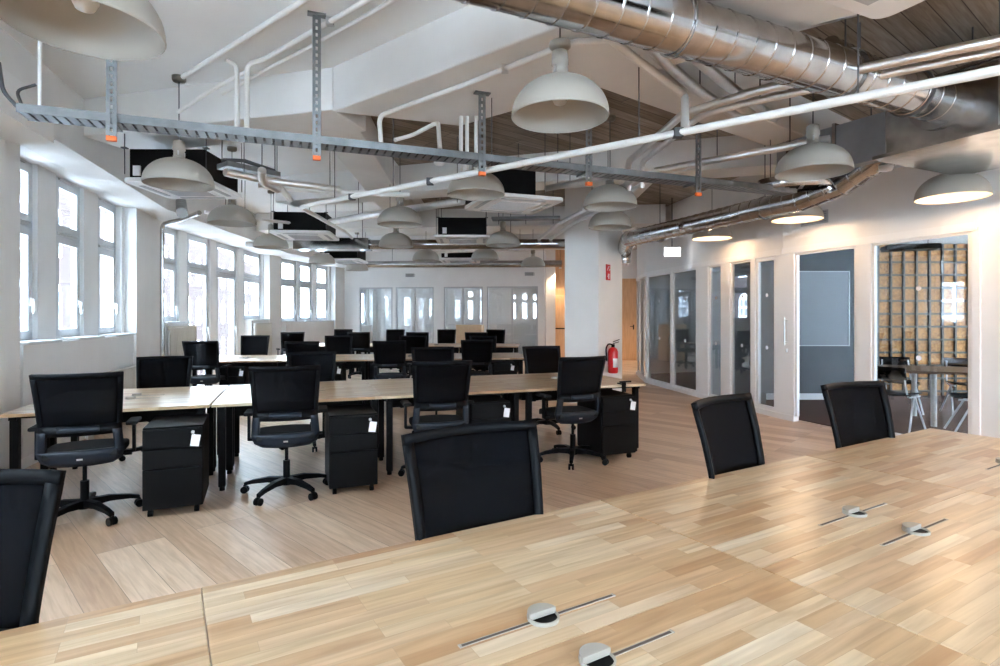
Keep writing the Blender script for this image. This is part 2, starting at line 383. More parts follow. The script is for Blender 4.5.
for a,b in zip(PL[:5],PL[1:6]):
    a3,b3=Vector((*a,HT+.06)),Vector((*b,HT+.06)); hd.bar(a3,b3,.05,.09)


for a,b in ((hit(637.2),PL[1]),(PL[1],PL[2]),(PL[2],hit(795)),(hit(857),hit(981))):
    pts=[a]+[p for p in PL if a.y>p.y+.01 and p.y>b.y+.01]+[b]
    for a_,b_ in zip(pts[:-1],pts[1:]): sk.bar(Vector((*a_,.04)),Vector((*b_,.04)),.06,.08)
struct('trim_9',hd,'white'); struct('trim_10',sk,'white')
dn=[0]
for (p0,p1,kd) in bays:
    a,b=hit(p0),hit(p1); t=unit(a,b); W=(b-a).length; rz=math.atan2(t.y,t.x)
    if kd=='f': winc[0]+=1; nm='window_%d'%winc[0]
    else: dn[0]+=1; nm='door_%d'%dn[0]
    w=empty(nm,(a.x,a.y,0),rz); w['kind']='structure'
    # room side of the hall is local -y or +y
    n=Vector((-t.y,t.x)); s=-1 if n.x>0 else 1
    fr=MB(); q=.035 if kd!='d' else .06; z0,z1=.075,HT+.02
    yy=-s*.02
    for x in(q/2,W-q/2): fr.box((x,yy,(z0+z1)/2),(q,.05,z1-z0))
    if kd!='o': fr.box((W/2,yy,z0+q/2),(W,.05,q))
    fr.box((W/2,yy,z1-q/2),(W,.05,q))
    fo=fr.build('window_frame' if kd=='f' else 'door_frame','white',w,bevel=.003)
    if kd=='o': continue
    pn=MB(); pn.box((W/2,yy,(z0+z1)/2),(W-2*q+.01,.01,z1-z0-2*q+.01)); pn.build('pane','glass',w)
    if W>.25:
        dt=MB(); nd=2 if W>1.2 else 1
        for k in range(nd):
            for zz in (1.0,1.78):
                x=W*(.5 if nd==1 else (.28 if k==0 else .78)); 
                dt.T=Matrix.Translation((x,yy+s*.008,zz))@Matrix.Rotation(R(90),4,'X'); dt.disc((0,0,0),.03,16)
        dt.T=Matrix.Identity(4); dt.build('safety_dot','paper',w)
    if kd=='o':
        pass
# pull handle beside the open-plan meeting room door
p=hit(788); n=Vector((-1,-.25,0)).normalized()
h=MB(); bpt=Vector((*p,0))+n*.06; h.tube([bpt+Vector((0,0,1.06)),bpt+Vector((0,0,1.45))],.012,8)
for z in(1.10,1.41): h.tube([bpt+Vector((0,0,z)),bpt-n*.06+Vector((0,0,z))],.008,6)
h.box((bpt.x-n.x*.045,bpt.y-n.y*.045,.98),(.03,.03,.05)); 
tag(h.build('door_handle','steel'),kind='structure')

# meeting room interiors
mb=MB()
def wl(mb,a,b,z0,z1,th=.1):
    t=unit(a,b); n=Vector((-t.y,t.x,0))*th/2; a=Vector((*a,0));b=Vector((*b,0)); mb.prism([(v.x,v.y) for v in (a-n,b-n,b+n,a+n)],z0,z1)
wl(mb,(4.12,9.86),(6.62,9.86),0,2.8)
wl(mb,(4.02,8.60),(4.13,9.86),0,2.8)
struct('wall_meeting',mb,'dgrey')
mb=MB(); wl(mb,(6.62,10.35),(10.4,10.35),0,2.8); facade((10.4,4.0),(10.4,10.35),[dict(y0=4.6,y1=9.9,wins=[(4.7,6.1,.35),(6.3,7.7,.35),(7.9,9.3,.35)])],mb,Vector((1,0,0))); wl(mb,(10.4,4),(5.9,4),0,2.8); struct('wall_meeting_room',mb,'mgrey')  # unseen side windows added to daylight the cork wall
mb=MB(); wl(mb,(3.92,8.70),(7.0,9.3),0,2.8) if False else None
wl(mb,(3.75,10.2),(6.3,11.0),0,2.8); wl(mb,(6.3,11.0),(6.0,15.2),0,2.8); wl(mb,(3.5,14.2),(6.0,15.2),0,2.8); wl(mb,(4.13,9.86),(6.0,10.3),0,2.8)
struct('wall_offices',mb,'mgrey')
mb=MB(); mb.prism([(3.6,14.2),(3.42,12.4),(3.75,10.15),(4.2,8.05),(4.4,7.4),(5.0,5.8),(5.9,4),(10.4,4),(10.4,10.3),(6.3,11),(6.0,15.1)],2.801,2.9); struct('ceiling_meeting',mb,'ceil')  # low ceiling added to keep the rooms behind the glass dark
mb=MB(); mb.prism([(3.58,14.1),(3.36,12.4),(3.72,10.2),(4.17,8.1),(4.42,7.4),(5.02,5.8),(5.9,4.05),(10.3,4.05),(10.3,10.3),(6.2,10.9),(5.9,15.0)],.001,.012); struct('floor_carpet',mb,'carpet')
mb=MB(); mb.bar((4.15,9.80,.06),(6.55,9.80,.06),.015,.12); struct('baseboard_meeting',mb,'white')
winc[0]+=1; w=empty('window_%d'%winc[0],(4.62,7.02,0),math.atan2(3.28,2.0)); w['kind']='structure'; W=math.hypot(3.28,2.0)  # unseen partition, made glass so daylight reaches the whiteboard room
m_=MB()
for x in(.03,W/3,W*2/3,W-.03): m_.box((x,0,1.4),(.05,.06,2.8))
for z in(.03,2.77): m_.box((W/2,0,z),(W,.06,.06))
m_.build('window_frame','white',w); m_=MB(); m_.box((W/2,0,1.4),(W-.08,.01,2.7)); m_.build('pane','glass',w)
# cork grid wall
gw=empty('cork_wall_panel',(7.0,10.29,0)); tag(gw,'gold-brown cork wall panel with dark square grid behind the round-leg meeting table','wall panel')
m_=MB(); m_.box((1.6,-.02,1.40),(3.9,.03,2.76)); m_.build('cork_sheet','cork',gw)
m_=MB()
for k in range(18): m_.box((-.35+k*.235,-.05,1.4),(.035,.035,2.76))
for k in range(12): m_.box((1.6,-.05,.1+k*.235),(3.9,.03,.035))
m_.build('grid','gridbar',gw)
# whiteboard
wb=empty('whiteboard',(5.62,9.79,0)); tag(wb,'pale whiteboard mounted on the dark grey meeting room wall','whiteboard')
m_=MB(); m_.box((0,0,1.60),(.90,.02,1.28)); m_.build('board_surface','board',wb)
m_=MB()
for x in(-.455,.455): m_.box((x,-.005,1.6),(.015,.035,1.31))
for z in(.955,2.245): m_.box((0,-.005,z),(.92,.035,.015))
m_.build('frame','steel',wb)
m_=MB(); m_.box((6.30,9.80,.42),(.08,.012,.08)); tag(m_.build('wall_socket','black',bevel=.003),'small black socket low on the dark grey meeting room wall','socket')

# meeting table + cafe chairs
tb=empty('meeting_table',(6.28,7.66,0),R(-22)); tag(tb,'dark wood meeting table on white legs behind the glass','table')
m_=MB(); m_.box((0,0,.725),(1.8,1.0,.035)); m_.build('tabletop','darkwood',tb,bevel=.004)
for x,y in((-.42,-.42),(.6,-.42),(-.42,.42),(.6,.42)):
    m_=MB(); m_.tube([(x,y,.012),(x,y,.71)],.035,12); m_.build('leg','white',tb)
def cafe():
    r=empty('cafe_chair'); 
    m_=MB(); 
    m_.slab(lambda u,w:(Vector((u,w,.455+.02*(u/.2)**2)),Vector((0,0,1))),[-.2,-.1,0,.1,.2],[-.2,-.1,0,.1,.19],.014); m_.build('seat','black',r)
    m_=MB(); m_.slab(lambda u,w:(Vector((u,-.22-.04*(w-.68)/.1-.03*(1-(u/.2)**2),w)),Vector((0,1,.2)).normalized()),[-.2,-.1,0,.1,.2],[.66,.74,.82],.014); m_.build('backrest','black',r)
    for s in(-1,1):
        m_=MB(); m_.tube([(s*.23,.22,.012),(s*.19,.02,.42),(s*.19,.0,.44)],.012,8); m_.tube([(s*.24,-.26,.012),(s*.19,-.02,.40),(s*.19,.03,.44)],.012,8); m_.build('leg','paper',r)
        m_=MB(); m_.tube([(s*.19,.16,.44),(s*.19,-.17,.44),(s*.17,-.24,.78)],.011,8,fillet=.06); m_.build('side_rail','paper',r)
    return r
cf=cafe()
for i,(x,y,rz,lab) in enumerate(((5.10,7.22,R(-58),'black seat cafe chair with white legs, beside the partition post'),
        (5.80,6.92,R(62),'black seat cafe chair cut by the right frame of the meeting room glass'),
        (6.05,8.50,R(160),'black cafe chair on the far side of the meeting table, first from the partition'),
        (6.85,8.25,R(158),'black cafe chair on the far side of the meeting table, towards the outer wall'))):
    o=cf if i==0 else copy_tree(cf); o.location=(x,y,0.012); o.rotation_euler.z=rz; tag(o,lab,'chair','cafe chairs at the meeting table')
bl=empty('linear_pendant',(5.50,7.7,0),R(-22)); tag(bl,'flat black hanging lamp over the meeting table','lamp')
m_=MB(); m_.box((.1,0,2.40),(.62,.30,.07)); m_.build('lamp_body','black',bl,bevel=.01)
m_=MB(); 
for x in(-.1,.3): m_.tube([(x,0,2.43),(x,0,2.8)],.004,6)
m_.build('cord','black',bl)

# ------------------------------------------------------------------ far end
bk=MB(); gp=[Vector((-5.32,19.3)),Vector((1.46,18.3))]
def hitl(px,a,b):
    k=(px-500)/F; den=(b.x-a.x)-k*(b.y-a.y); s=(k*a.y-a.x)/den; return a+(b-a)*s
HB=2.44; ops=[(360,393),(396,434),(444,483),(487,538)]
cur=gp[0]
for p0,p1 in ops:
    a,b=hitl(p0,*gp),hitl(p1,*gp); wl(bk,cur,a,0,SLAB); wl(bk,a,b,HB,SLAB); cur=b
    t=unit(a,b); W=(b-a).length; winc[0]+=1
    w=empty('window_%d'%winc[0],(a.x,a.y,0),math.atan2(t.y,t.x)); w['kind']='structure'
    fr=MB(); q=.05
    for x in(q/2,W/2 if W>1.25 else q/2,W-q/2): fr.box((x,0,HB/2),(q,.08,HB))
    fr.box((W/2,0,q/2),(W,.08,q)); fr.box((W/2,0,HB-q/2),(W,.08,q)); fr.build('window_frame','mgrey',w)
    pn=MB(); pn.box((W/2,0,HB/2),(W-2*q,.01,HB-2*q)); pn.build('pane','glass',w)
wl(bk,cur,gp[1],0,SLAB); None
struct('wall_back',bk,'wall')
fb=MB(); wl(fb,(-5.0,22.0),(1.5,22.0),0,SLAB); facade((1.5,18.35),(1.5,22.1),[dict(y0=18.8,y1=21.8,wins=[(19.4,20.6,1.1)])],fb,Vector((1,0,0)))  # unseen side window added to brighten the room behind the far glass
struct('wall_far',fb,'wall')
wood=MB(); wl(wood,(1.5,19.0),(2.95,19.0),0,SLAB); struct('wall_oak',wood,'oakp')
fw=MB(); wl(fw,(2.95,18.9),(7.5,18.9),0,SLAB); wl(fw,(3.75,14.25),(7.0,15.5),0,SLAB) ; wl(fw,(4.75,15.5),(4.75,18.9),0,SLAB); struct('wall_corridor',fw,'wall')
dd=empty('door_20',(1.85,18.93,0)); dd['kind']='structure'
m_=MB(); m_.box((.2,0,1.08),(.95,.05,2.16)); m_.build('door_leaf','oakp',dd,bevel=.005)
m_=MB(); m_.tube([(-.18,-.07,1.05),(.6,-.07,1.05)],.02,8); m_.box((-.2,-.05,1.1),(.05,.05,.2)); m_.build('panic_bar','black',dd)
dd=empty('door_21',(4.10,18.82,0)); dd['kind']='structure'
m_=MB(); m_.box((.16,0,1.36),(.62,.05,2.72)); m_.build('door_leaf','oakp',dd,bevel=.005)
m_=MB(); m_.box((.36,-.05,1.1),(.03,.03,.16)); m_.tube([(.36,-.06,1.12),(.24,-.06,1.12)],.012,6); m_.build('handle','black',dd)
# near wall behind the camera; unseen window bank added to brighten desks and ceiling
mb=MB(); facade((8.2,-3.0),(-2.2,-3.0),[dict(y0=1.2,y1=9.2,wins=[(1.3+1.32*k,2.25+1.32*k,SILL) for k in range(6)])],mb,Vector((0,-1,0))); struct('wall_front',mb,'wall')

# column with sign and extinguisher
c0=atY(565,316,9.5); c1=atY(598,316,9.45); 
cc=MB(); 
cc.prism([(c0.x,9.55),(c1.x,9.40),(c1.x+.55,10.1),(c0.x+.5,10.3)],0,SLAB); struct('column',cc,'wall',bevel=.006)
# side face runs c1 -> (c1.x+.55, 10.1)
q0=Vector((c1.x,9.40,0)); q1=Vector((c1.x+.55,10.1,0)); tt=(q1-q0).normalized(); nn=Vector((tt.y,-tt.x,0))
def colpt(s,z,o=0): return q0+tt*s+nn*o+Vector((0,0,z))
sg=empty('fire_sign',colpt(.33,2.22,.008),math.atan2(tt.y,tt.x)); tag(sg,'red fire extinguisher sign with white symbols high on the white column','sign')
m_=MB(); m_.box((0,0,0),(.15,.01,.27)); m_.build('sign_plate','red',sg)
m_=MB(); m_.box((.01,-.007,-.075),(.03,.004,.075)); m_.box((.01,-.007,-.03),(.045,.004,.012)); m_.bar((-.01,-.007,-.035),(-.04,-.007,-.08),.008,.004)
m_.bar((-.045,-.007,.03),(0,-.007,.10),.012,.004); m_.bar((0,-.007,.10),(.04,-.007,.09),.012,.004); m_.bar((.02,-.007,.03),(.045,-.007,.06),.03,.004); m_.build('symbol','paper',sg)
ex=empty('fire_extinguisher',colpt(.30,.50,.115)); tag(ex,'red fire extinguisher with white label hanging on the white column','fire extinguisher')
m_=MB(); m_.lathe((0,0,0),[(.0,0),(.075,0),(.085,.02),(.085,.36),(.07,.41),(.03,.44),(.0,.44)],20); m_.build('cylinder','red',ex)
m_=MB(); m_.slab(lambda u,w:(Vector((.087*math.sin(u),-.087*math.cos(u),w)),Vector((math.sin(u),-math.cos(u),0))),[-.2,.2,.6,1.0],[.10,.25],.002); m_.build('label_sheet','paper',ex)
m_=MB(); m_.lathe((0,0,.44),[(.03,0),(.03,.05),(.0,.05)],12); m_.bar((0,0,.50),(.10,0,.53),.02,.012); m_.bar((0,0,.53),(.11,0,.57),.02,.012); m_.build('valve','black',ex)
m_=MB(); m_.tube([(0,0,.48),(-.08,0,.50),(-.12,0,.42),(-.105,0,.2)],.012,8,fillet=.05); m_.build('hose','black',ex)
m_=MB(); m_.box((0,.09,.25),(.06,.03,.1)); ob=m_.build('bracket','black',ex)
em=empty('emergency_light',atY(672,252,10.6)); tag(em,'small lit white emergency sign on the white wall above the glass offices','sign')
m_=MB(); m_.box((0,0,0),(.32,.05,.18),R(65) if False else 0); m_.build('housing','white',em,bevel=.004)
m_=MB(); m_.box((0,-.03,0),(.29,.012,.15)); m_.build('lit_face','led',em)
m_=MB(); m_.bar((0,0,.09),(0,0,SLAB-em.location.z),.012,.012); m_.build('rod','black',em)

# ------------------------------------------------------------------ furniture prototypes
def interp(z,T):
    for (a,va),(b,vb) in zip(T[:-1],T[1:]):
        if z<=b: 
            k=(z-a)/(b-a); k=max(0,min(1,k)); return va+(vb-va)*k
    return T[-1][1]
YL=[(.40,-.20),(.50,-.235),(.62,-.262),(.74,-.262),(.90,-.295),(1.08,-.345)]
HW=[(.40,.17),(.44,.235),(.50,.258),(.60,.25),(.68,.243),(.90,.257),(1.08,.268)]
def S(u,z):                                  # u in -1..1
    x=u*interp(z,HW); y=interp(z,YL)+.06*u*u
    n=Vector((-.35*u,1,.25)).normalized(); return Vector((x,y,z)),n
def lin(a,b,n): return [a+(b-a)*i/(n-1) for i in range(n)]
def make_chair():
    r=empty('task_chair')
    f=MB(); U=lin(-1,1,13); 
    f.slab(S,U,[1.035,1.055,1.07],.022)
    for s in(-1,1): f.slab(S,[s*1.0,s*.94,s*.88],lin(.64,1.04,10),.024)
    f.slab(S,lin(-.95,.95,13),[.63,.66,.70],.028); f.build('back_frame','black',r)
    m=MB(); m.slab(S,lin(-.89,.89,11),lin(.69,1.04,9),.004); m.build('back_mesh','mesh',r)
    lf=MB(); 
    for s in(-1,1): lf.slab(S,[s*1.0,s*.9,s*.78],lin(.46,.66,7),.03)
    lf.slab(S,lin(-1,1,15),[.405,.44,.48,.515],.034); lf.build('lower_back_frame','grey_pl',r)
    lb=MB(); lb.slab(lambda u,z:(S(u,z)[0]+Vector((0,-.022,0)),S(u,z)[1]),lin(-.5,.5,9),[.655,.672,.69],.02); lb.build('lumbar_bar','grey_pl',r)
    bd=MB(); p,n=S(0,.455); bd.T=Matrix.Translation(p+Vector((0,-.02,0))); bd.box((0,0,0),(.035,.006,.012)); bd.T=Matrix.Identity(4); bd.build('badge','steel',r)
    st=MB()
    def seat(u,w):
        k=1-.10*(w**4); return Vector((u*.245*k*(1-.12*max(0,w)**3),.03+w*.245,.495-.012*u*u-.03*max(0,w)**3)),Vector((0,0,1))
    st.slab(seat,lin(-1,1,9),lin(-1,1,9),.055); st.build('seat','fabric',r,bevel=.012)
    pn=MB(); pn.box((0,.0,.455),(.34,.36,.03)); pn.box((0,-.02,.425),(.16,.22,.05)); pn.bar((0,-.08,.43),(0,-.22,.44),.09,.03); pn.build('seat_pan','black',r,bevel=.006)
    lv=MB(); lv.tube([(.06,.04,.42),(.26,.06,.41)],.007,6); lv.tube([(.22,.06,.41),(.27,.06,.41)],.013,8); lv.build('lever','black',r)
    for s in(-1,1):
        a=MB(); a.bar((s*.16,-.02,.44),(s*.30,-.02,.45),.06,.022); a.bar((s*.295,-.02,.44),(s*.295,-.02,.655),.02,.055,(0,1,0)); ao=a.build('armrest','black',r,bevel=.004)
        p=MB(); p.box((s*.29,.0,.668),(.075,.235,.028)); p.build('arm_pad','fabric',ao,bevel=.01)
    BY=-.09; c=MB(); c.tube([(0,BY,.10),(0,BY,.27)],.028,14); c.tube([(0,BY,.27),(0,BY,.42)],.014,12); c.build('gas_column','black',r)
    hb=MB(); hb.lathe((0,BY,.07),[(0,0),(.045,0),(.05,.03),(.036,.06),(0,.06)],16); hb.build('hub','black',r)
    for k in range(5):
        t=R(72*k+20); dx=Vector((math.cos(t),math.sin(t),0)); side=Vector((-dx.y,dx.x,0))
        l=MB(); pts=[]; 
        rows=[(.03,.105,.026,.028),(.15,.112,.023,.022),(.28,.094,.019,.016),(.345,.076,.017,.013)]; BO=Vector((0,BY,0))
        vs=[]
        for rr,z,w,h in rows:
            for i,j in((-1,-1),(1,-1),(1,1),(-1,1)): vs.append(BO+dx*rr+side*i*w+Vector((0,0,z+j*h)))
        fs=[(0,1,2,3),(15,14,13,12)]
        for a_ in range(3):
            for b_ in range(4): fs.append((a_*4+b_,(a_+1)*4+b_,(a_+1)*4+(b_+1)%4,a_*4+(b_+1)%4))
        l.add(vs,fs); lo=l.build('leg','black',r,bevel=.003)
        w=MB(); cc_=BO+dx*.342
        for i in(-1,1): w.tube([cc_+side*i*.008+Vector((0,0,.029)),cc_+side*i*.026+Vector((0,0,.029))],.029,14)
        w.box((cc_.x,cc_.y,.052),(.02,.02,.03),t); w.build('caster','black',lo)
    return r
DW,DD,DZ=1.3975,.6985,.74
def make_desk():
    r=empty('desk'); hw,hd=DW/2,DD/2       # user side is -y
    t=MB(); t.box((0,0,DZ-.0125),(DW,DD,.025)); t.build('desktop','desk',r,bevel=.0022)
    f=MB(); f.box((0,-.20,.700),(DW-.16,.04,.03)); f.box((0,.24,.700),(DW-.16,.04,.03)); 
    for s in(-1,1): f.box((s*(hw-.07),.0,.700),(.05,.62,.03))
    f.build('frame','blackm',r)
    for s in(-1,1):
        for y in(-.26,.28):
            l=MB(); l.box((s*(hw-.07),y,.365),(.055,.055,.66)); l.tube([(s*(hw-.07),y,.0),(s*(hw-.07),y,.036)],.022,12); l.build('leg','blackm',r,bevel=.004)
    c=MB(); c.box((0,.20,.56),(DW-.30,.16,.006)); c.box((0,.125,.60),(DW-.30,.006,.08)); c.box((0,.28,.60),(DW-.30,.006,.08))
    for s in(-1,1): c.box((s*.45,.20,.645),(.02,.02,.10))
    c.build('cable_tray','blackm',r)
    g=MB(); y=hd-.098
    g.box((0,y,DZ+.0006),(.44,.009,.0012)); g.build('cable_slot','plaque',r)
    g=MB(); g.box((0,y+.005,DZ+.0008),(.445,.0014,.0016)); g.box((0,y-.005,DZ+.0008),(.445,.0014,.0016)); 
    for s in(-1,1): g.box((s*.2235,y,DZ+.001),(.006,.0135,.0025))
    g.build('slot_edge','lamp',r)
    g=MB(); g.lathe((0,y,DZ),[(.039,0),(.040,.007),(.038,.009),(.035,.009),(.035,.001)],28); g.build('grommet','lamp',r)
    g=MB(); g.lathe((0,y,DZ),[(.035,.003),(.0,.003)],24); g.build('grommet_hole','black',r)
    return r
def make_ped():
    r=empty('pedestal'); w,dp,h=.39,.54,.60   # front at y=0 facing -y
    b=MB(); b.box((0,dp/2+.01,.055+h/2-.0),(w,dp-.02,h)); b.build('body','blackm',r,bevel=.004)
    z=.06
    for i,dh in enumerate((.295,.145,.145)):
        d_=MB(); d_.box((0,0,z+dh/2),(w-.006,.02,dh-.004)); do=d_.build('drawer','blackm',r,bevel=.003); z+=dh
        hh=MB(); hh.box((0,-.009,z-.012),(w-.05,.012,.008)); hh.build('pull_edge','black',do)
    for x in(-.15,.15):
        for y in(.05,dp-.07):
            c=MB(); c.tube([(x-.016,y,.025),(x+.016,y,.025)],.025,12); c.box((x,y,.05),(.03,.03,.012)); c.build('caster','black',r)
    l=MB(); l.T=Matrix.Translation((.13,-.018,.61))@Matrix.Rotation(R(90),4,'X'); l.lathe((0,0,0),[(0,.0),(.012,.0),(.012,-.012),(0,-.012)],12); l.T=Matrix.Identity(4); l.build('lock','steel',r)
    t=MB(); t.T=Matrix.Translation((.148,-.03,.55))@Matrix.Rotation(R(9),4,'Y'); t.box((0,0,0),(.058,.003,.085)); t.T=Matrix.Identity(4); t.tube([(.13,-.03,.61),(.145,-.03,.592)],.0015,5); t.build('key_tag','paper',r)
    return r
# ------------------------------------------------------------------ desks
desk0=make_desk(); used=[]
def place(proto,loc,rz,label,cat,group,zs=1.0):
    o=proto if proto not in used else copy_tree(proto); 
    if proto not in used: used.append(proto)
    o.location=loc; o.rotation_euler=(0,0,rz); o.scale=(1,1,zs); tag(o,label,cat,group); return o
# nearest bench
an=R(30.79); u=Vector((math.cos(an),math.sin(an),0)); v=Vector((math.sin(an),-math.cos(an),0)); C=Vector((2.803,3.663,0))
near_lab={(0,0):'light wood desk at the far right corner of the nearest bench',
 (1,0):'light wood desk of the nearest bench with the two lone chairs behind it',
 (2,0):'light wood desk of the nearest bench tucked before the big black chair back',
 (3,0):'light wood desk at the left bottom corner, beside the cropped black chair',
 (0,1):'light wood desk at the right image edge, front side of the nearest bench',
 (1,1):'light wood desk of the nearest bench with white cable grommet under the lamp glow',
 (2,1):'light wood desk cut by the bottom edge, with the largest round grommet',
 (3,1):'light wood desk below the bottom left corner of the nearest bench'}
for i in range(4):
    for j in range(2):
        c=C-u*(1.4*i+.7)+v*(.35+.70*j)
        dk=place(desk0,c,an+(R(180) if j==0 else 0),near_lab[(i,j)],'desk','light wood desks of the nearest bench')
        if i==0 and j==0: first_desk=dk
# white half caps over the cable grommets of the nearest bench, open towards the camera side
for dk in [o for o in COL.objects if o.get('group')=='light wood desks of the nearest bench']:
    q=MB(); yy=DD/2-.098; flip=abs(dk.rotation_euler.z-an)>1; n=14; a0=0 if not flip else 180
    P=[(.0385*math.cos(R(a0+180*k/n)),yy+.0385*math.sin(R(a0+180*k/n))) for k in range(n+1)]
    q.prism(P,DZ+.004,DZ+.020); q.build('grommet_cap','lamp',dk,bevel=.002)
def bench(E,ang,labels_near,labels_far,grp,nd=4):
    a=R(ang); uu=Vector((math.cos(a),math.sin(a),0)); vv=Vector((-math.sin(a),math.cos(a),0)); E=Vector((*E,0)); out=[]
    for i in range(nd):                               # from the right end to the left
        for j in range(2):
            c=E-uu*(1.4*i+.7+(.014 if i==3 else 0))+vv*(.35+.70*j)
            place(desk0,c,a+(R(180) if j else 0),(labels_far if j else labels_near)[i],'desk',grp)
    return E,uu,vv
ordn=['at the right end by the loose pedestal','second from the right end','third from the right end','at the window end']
B1=bench((1.57,6.06),19.9,['wooden desk of the middle bench, near side, '+s for s in ordn],['wooden desk of the middle bench, far side, '+s for s in ordn],'desks of the middle bench')
B2_=bench((.55,9.80),8,['wooden desk of the third bench, near side, '+s.replace('by the loose pedestal','by the column') for s in ordn],['wooden desk of the third bench, far side, '+s.replace('by the loose pedestal','by the column') for s in ordn],'desks of the third bench')
B3=bench((.43,13.45),-4,['wooden desk of the farthest bench, near side, '+s.replace('by the loose pedestal','near the oak door') for s in ordn],['wooden desk of the farthest bench, far side, '+s.replace('by the loose pedestal','near the oak door') for s in ordn],'desks of the farthest bench')

# ------------------------------------------------------------------ task chairs
chair0=make_chair()
def chair(px,Y,rot,label,group,top=1.07):
    """px of the middle of the back's top edge, its distance Y, turn, height of the top edge"""
    a=R(rot); f=Vector((-math.sin(a),math.cos(a),0)); p=Vector(((px-500)/F*Y,Y,0))+f*.335
    place(chair0,p,a,label,'chair',group,top/1.07)
gN='task chairs at the nearest bench'; g1_='task chairs on the near side of the middle bench'; g2_='task chairs on the far side of the middle bench'
chair(467,2.07,210,'black mesh chair back large in the middle, behind the nearest desks',gN)
chair(713,2.78,220,'black mesh chair behind the nearest bench, left one of the pair on the right',gN)
chair(845,3.40,203,'black mesh chair before the meeting room glass, behind the nearest bench',gN)
chair(-44,1.45,192,'black mesh chair back cropped at the bottom left corner',gN)
chair(76,3.88,25,'black office chair with grey lower frame nearest the windows, before the window-end desk',g1_)
chair(285,4.45,18,'black office chair in front of the gap between two pedestals, full five-star base showing',g1_)
chair(444,4.94,17,'black office chair right above the big foreground chair back',g1_)
chair(586,5.48,24,'black office chair beside the loose pedestal at the right end of the middle bench',g1_)
chair(166,6.15,200,'black chair back behind the middle bench, nearest the windows',g2_,1.03)
chair(312,6.62,200,'black chair back behind the middle bench, half hidden by the five-star base chair',g2_,1.05)
chair(432,7.0,199,'low black chair back seen just over the middle bench, behind the centre chair',g2_,1.085)
chair(540,7.5,198,'black chair back before the oak door, behind the right part of the middle bench',g2_)
g3_='task chairs on the near side of the third bench'; g4_='task chairs on the far side of the third bench'
chair(199,8.6,6,'see-through black mesh chair before the bright balcony door',g3_,1.085)
chair(301,8.8,4,'black chair near side of the third bench, directly above the five-star base chair',g3_)
chair(389,9.0,4,'black chair near side of the third bench, third from the windows',g3_)
chair(477,9.3,3,'black chair near side of the third bench, closest to the oak door',g3_)
chair(256,11.0,188,'black chair back under the last balcony window, far side of the third bench',g4_,1.09)
chair(339,11.2,188,'black chair back far side of the third bench, second from the windows',g4_,1.08)
chair(413,11.3,188,'black chair back far side of the third bench, third from the windows',g4_,1.08)
chair(483,11.4,188,'black chair back far side of the third bench, nearest the column',g4_,1.07)
g5_='task chairs on the near side of the farthest bench'; g6_='task chairs on the far side of the farthest bench'
chair(293,13.2,28,'small turned black chair below the far triple window',g5_,1.09)
chair(358,13.2,-4,'small black chair near side of the farthest bench, second from the windows',g5_,1.09)
chair(417,13.1,-4,'small black chair near side of the farthest bench, third from the windows',g5_,1.09)
chair(476,13.0,-4,'small black chair near side of the farthest bench, at its right end',g5_,1.09)
chair(344,16.1,176,'tiny black chair back far side of the farthest bench, nearest the windows',g6_,1.09)
chair(396,16.0,176,'tiny black chair back far side of the farthest bench, second from the windows',g6_,1.09)
chair(447,15.9,176,'tiny black chair back beside the pale cabinet, farthest bench',g6_,1.09)
chair(496,15.8,176,'tiny black chair back far side of the farthest bench, at its right end',g6_,1.09)

# ------------------------------------------------------------------ pedestals
ped0=make_ped()
gp_='black drawer pedestals'
def ped(px,py,rot,label):
    p=at(px,py,0); place(ped0,(p.x,p.y,0),R(rot),label,'drawer unit',gp_)
ped(173,516,23,'black drawer pedestal with white key tag, closest to the window wall')
ped(354,494,21,'black drawer pedestal with white tag, between the five-star chair and centre chair')
ped(491,471,20,'black drawer pedestal with white tag, half hidden behind the big foreground chair')
ped(619,460,20,'black drawer pedestal standing at the right end of the middle bench')
ped(232,407.5,8,'small black pedestal with white tag under the third bench, by the windows')
ped(330,404,8,'small black pedestal with white tag under the third bench, middle')
ped(504,399,8,'small black pedestal with tag under the third bench, by the column')
# clamp on the middle bench end
cl=empty('desk_clamp',Vector((1.57,6.06,.74))-B1[1]*.28+B1[2]*.03,R(20)); tag(cl,'small black clamp on the desk edge above the right-end pedestal','clamp')
m_=MB(); m_.box((0,-.045,-.025),(.045,.012,.10)); m_.box((0,0,.008),(.05,.10,.012)); m_.box((0,.0,-.05),(.04,.08,.012)) if False else None; m_.build('bracket','black',cl)
m_=MB(); m_.bar((-.03,-.02,.03),(.10,-.02,.032),.03,.014); m_.build('arm','black',cl)
# low cabinet by the far glass
cb=empty('storage_cabinet',(-.92,17.3,0),R(-8)); tag(cb,'pale wooden storage cabinet before the far glass wall','cabinet')
m_=MB(); m_.box((0,0,.61),(.80,.42,1.18)); m_.build('body','edge',cb,bevel=.004)
for s in(-1,1):
    m_=MB(); m_.box((s*.2,-.22,.61),(.39,.018,1.12)); do=m_.build('door','edge',cb,bevel=.003)
    m_=MB(); m_.box((s*.04,-.235,.75),(.012,.015,.12)); m_.build('handle','steel',do)
m_=MB(); m_.box((0,0,.012),(.76,.38,.024)); m_.build('plinth','blackm',cb)

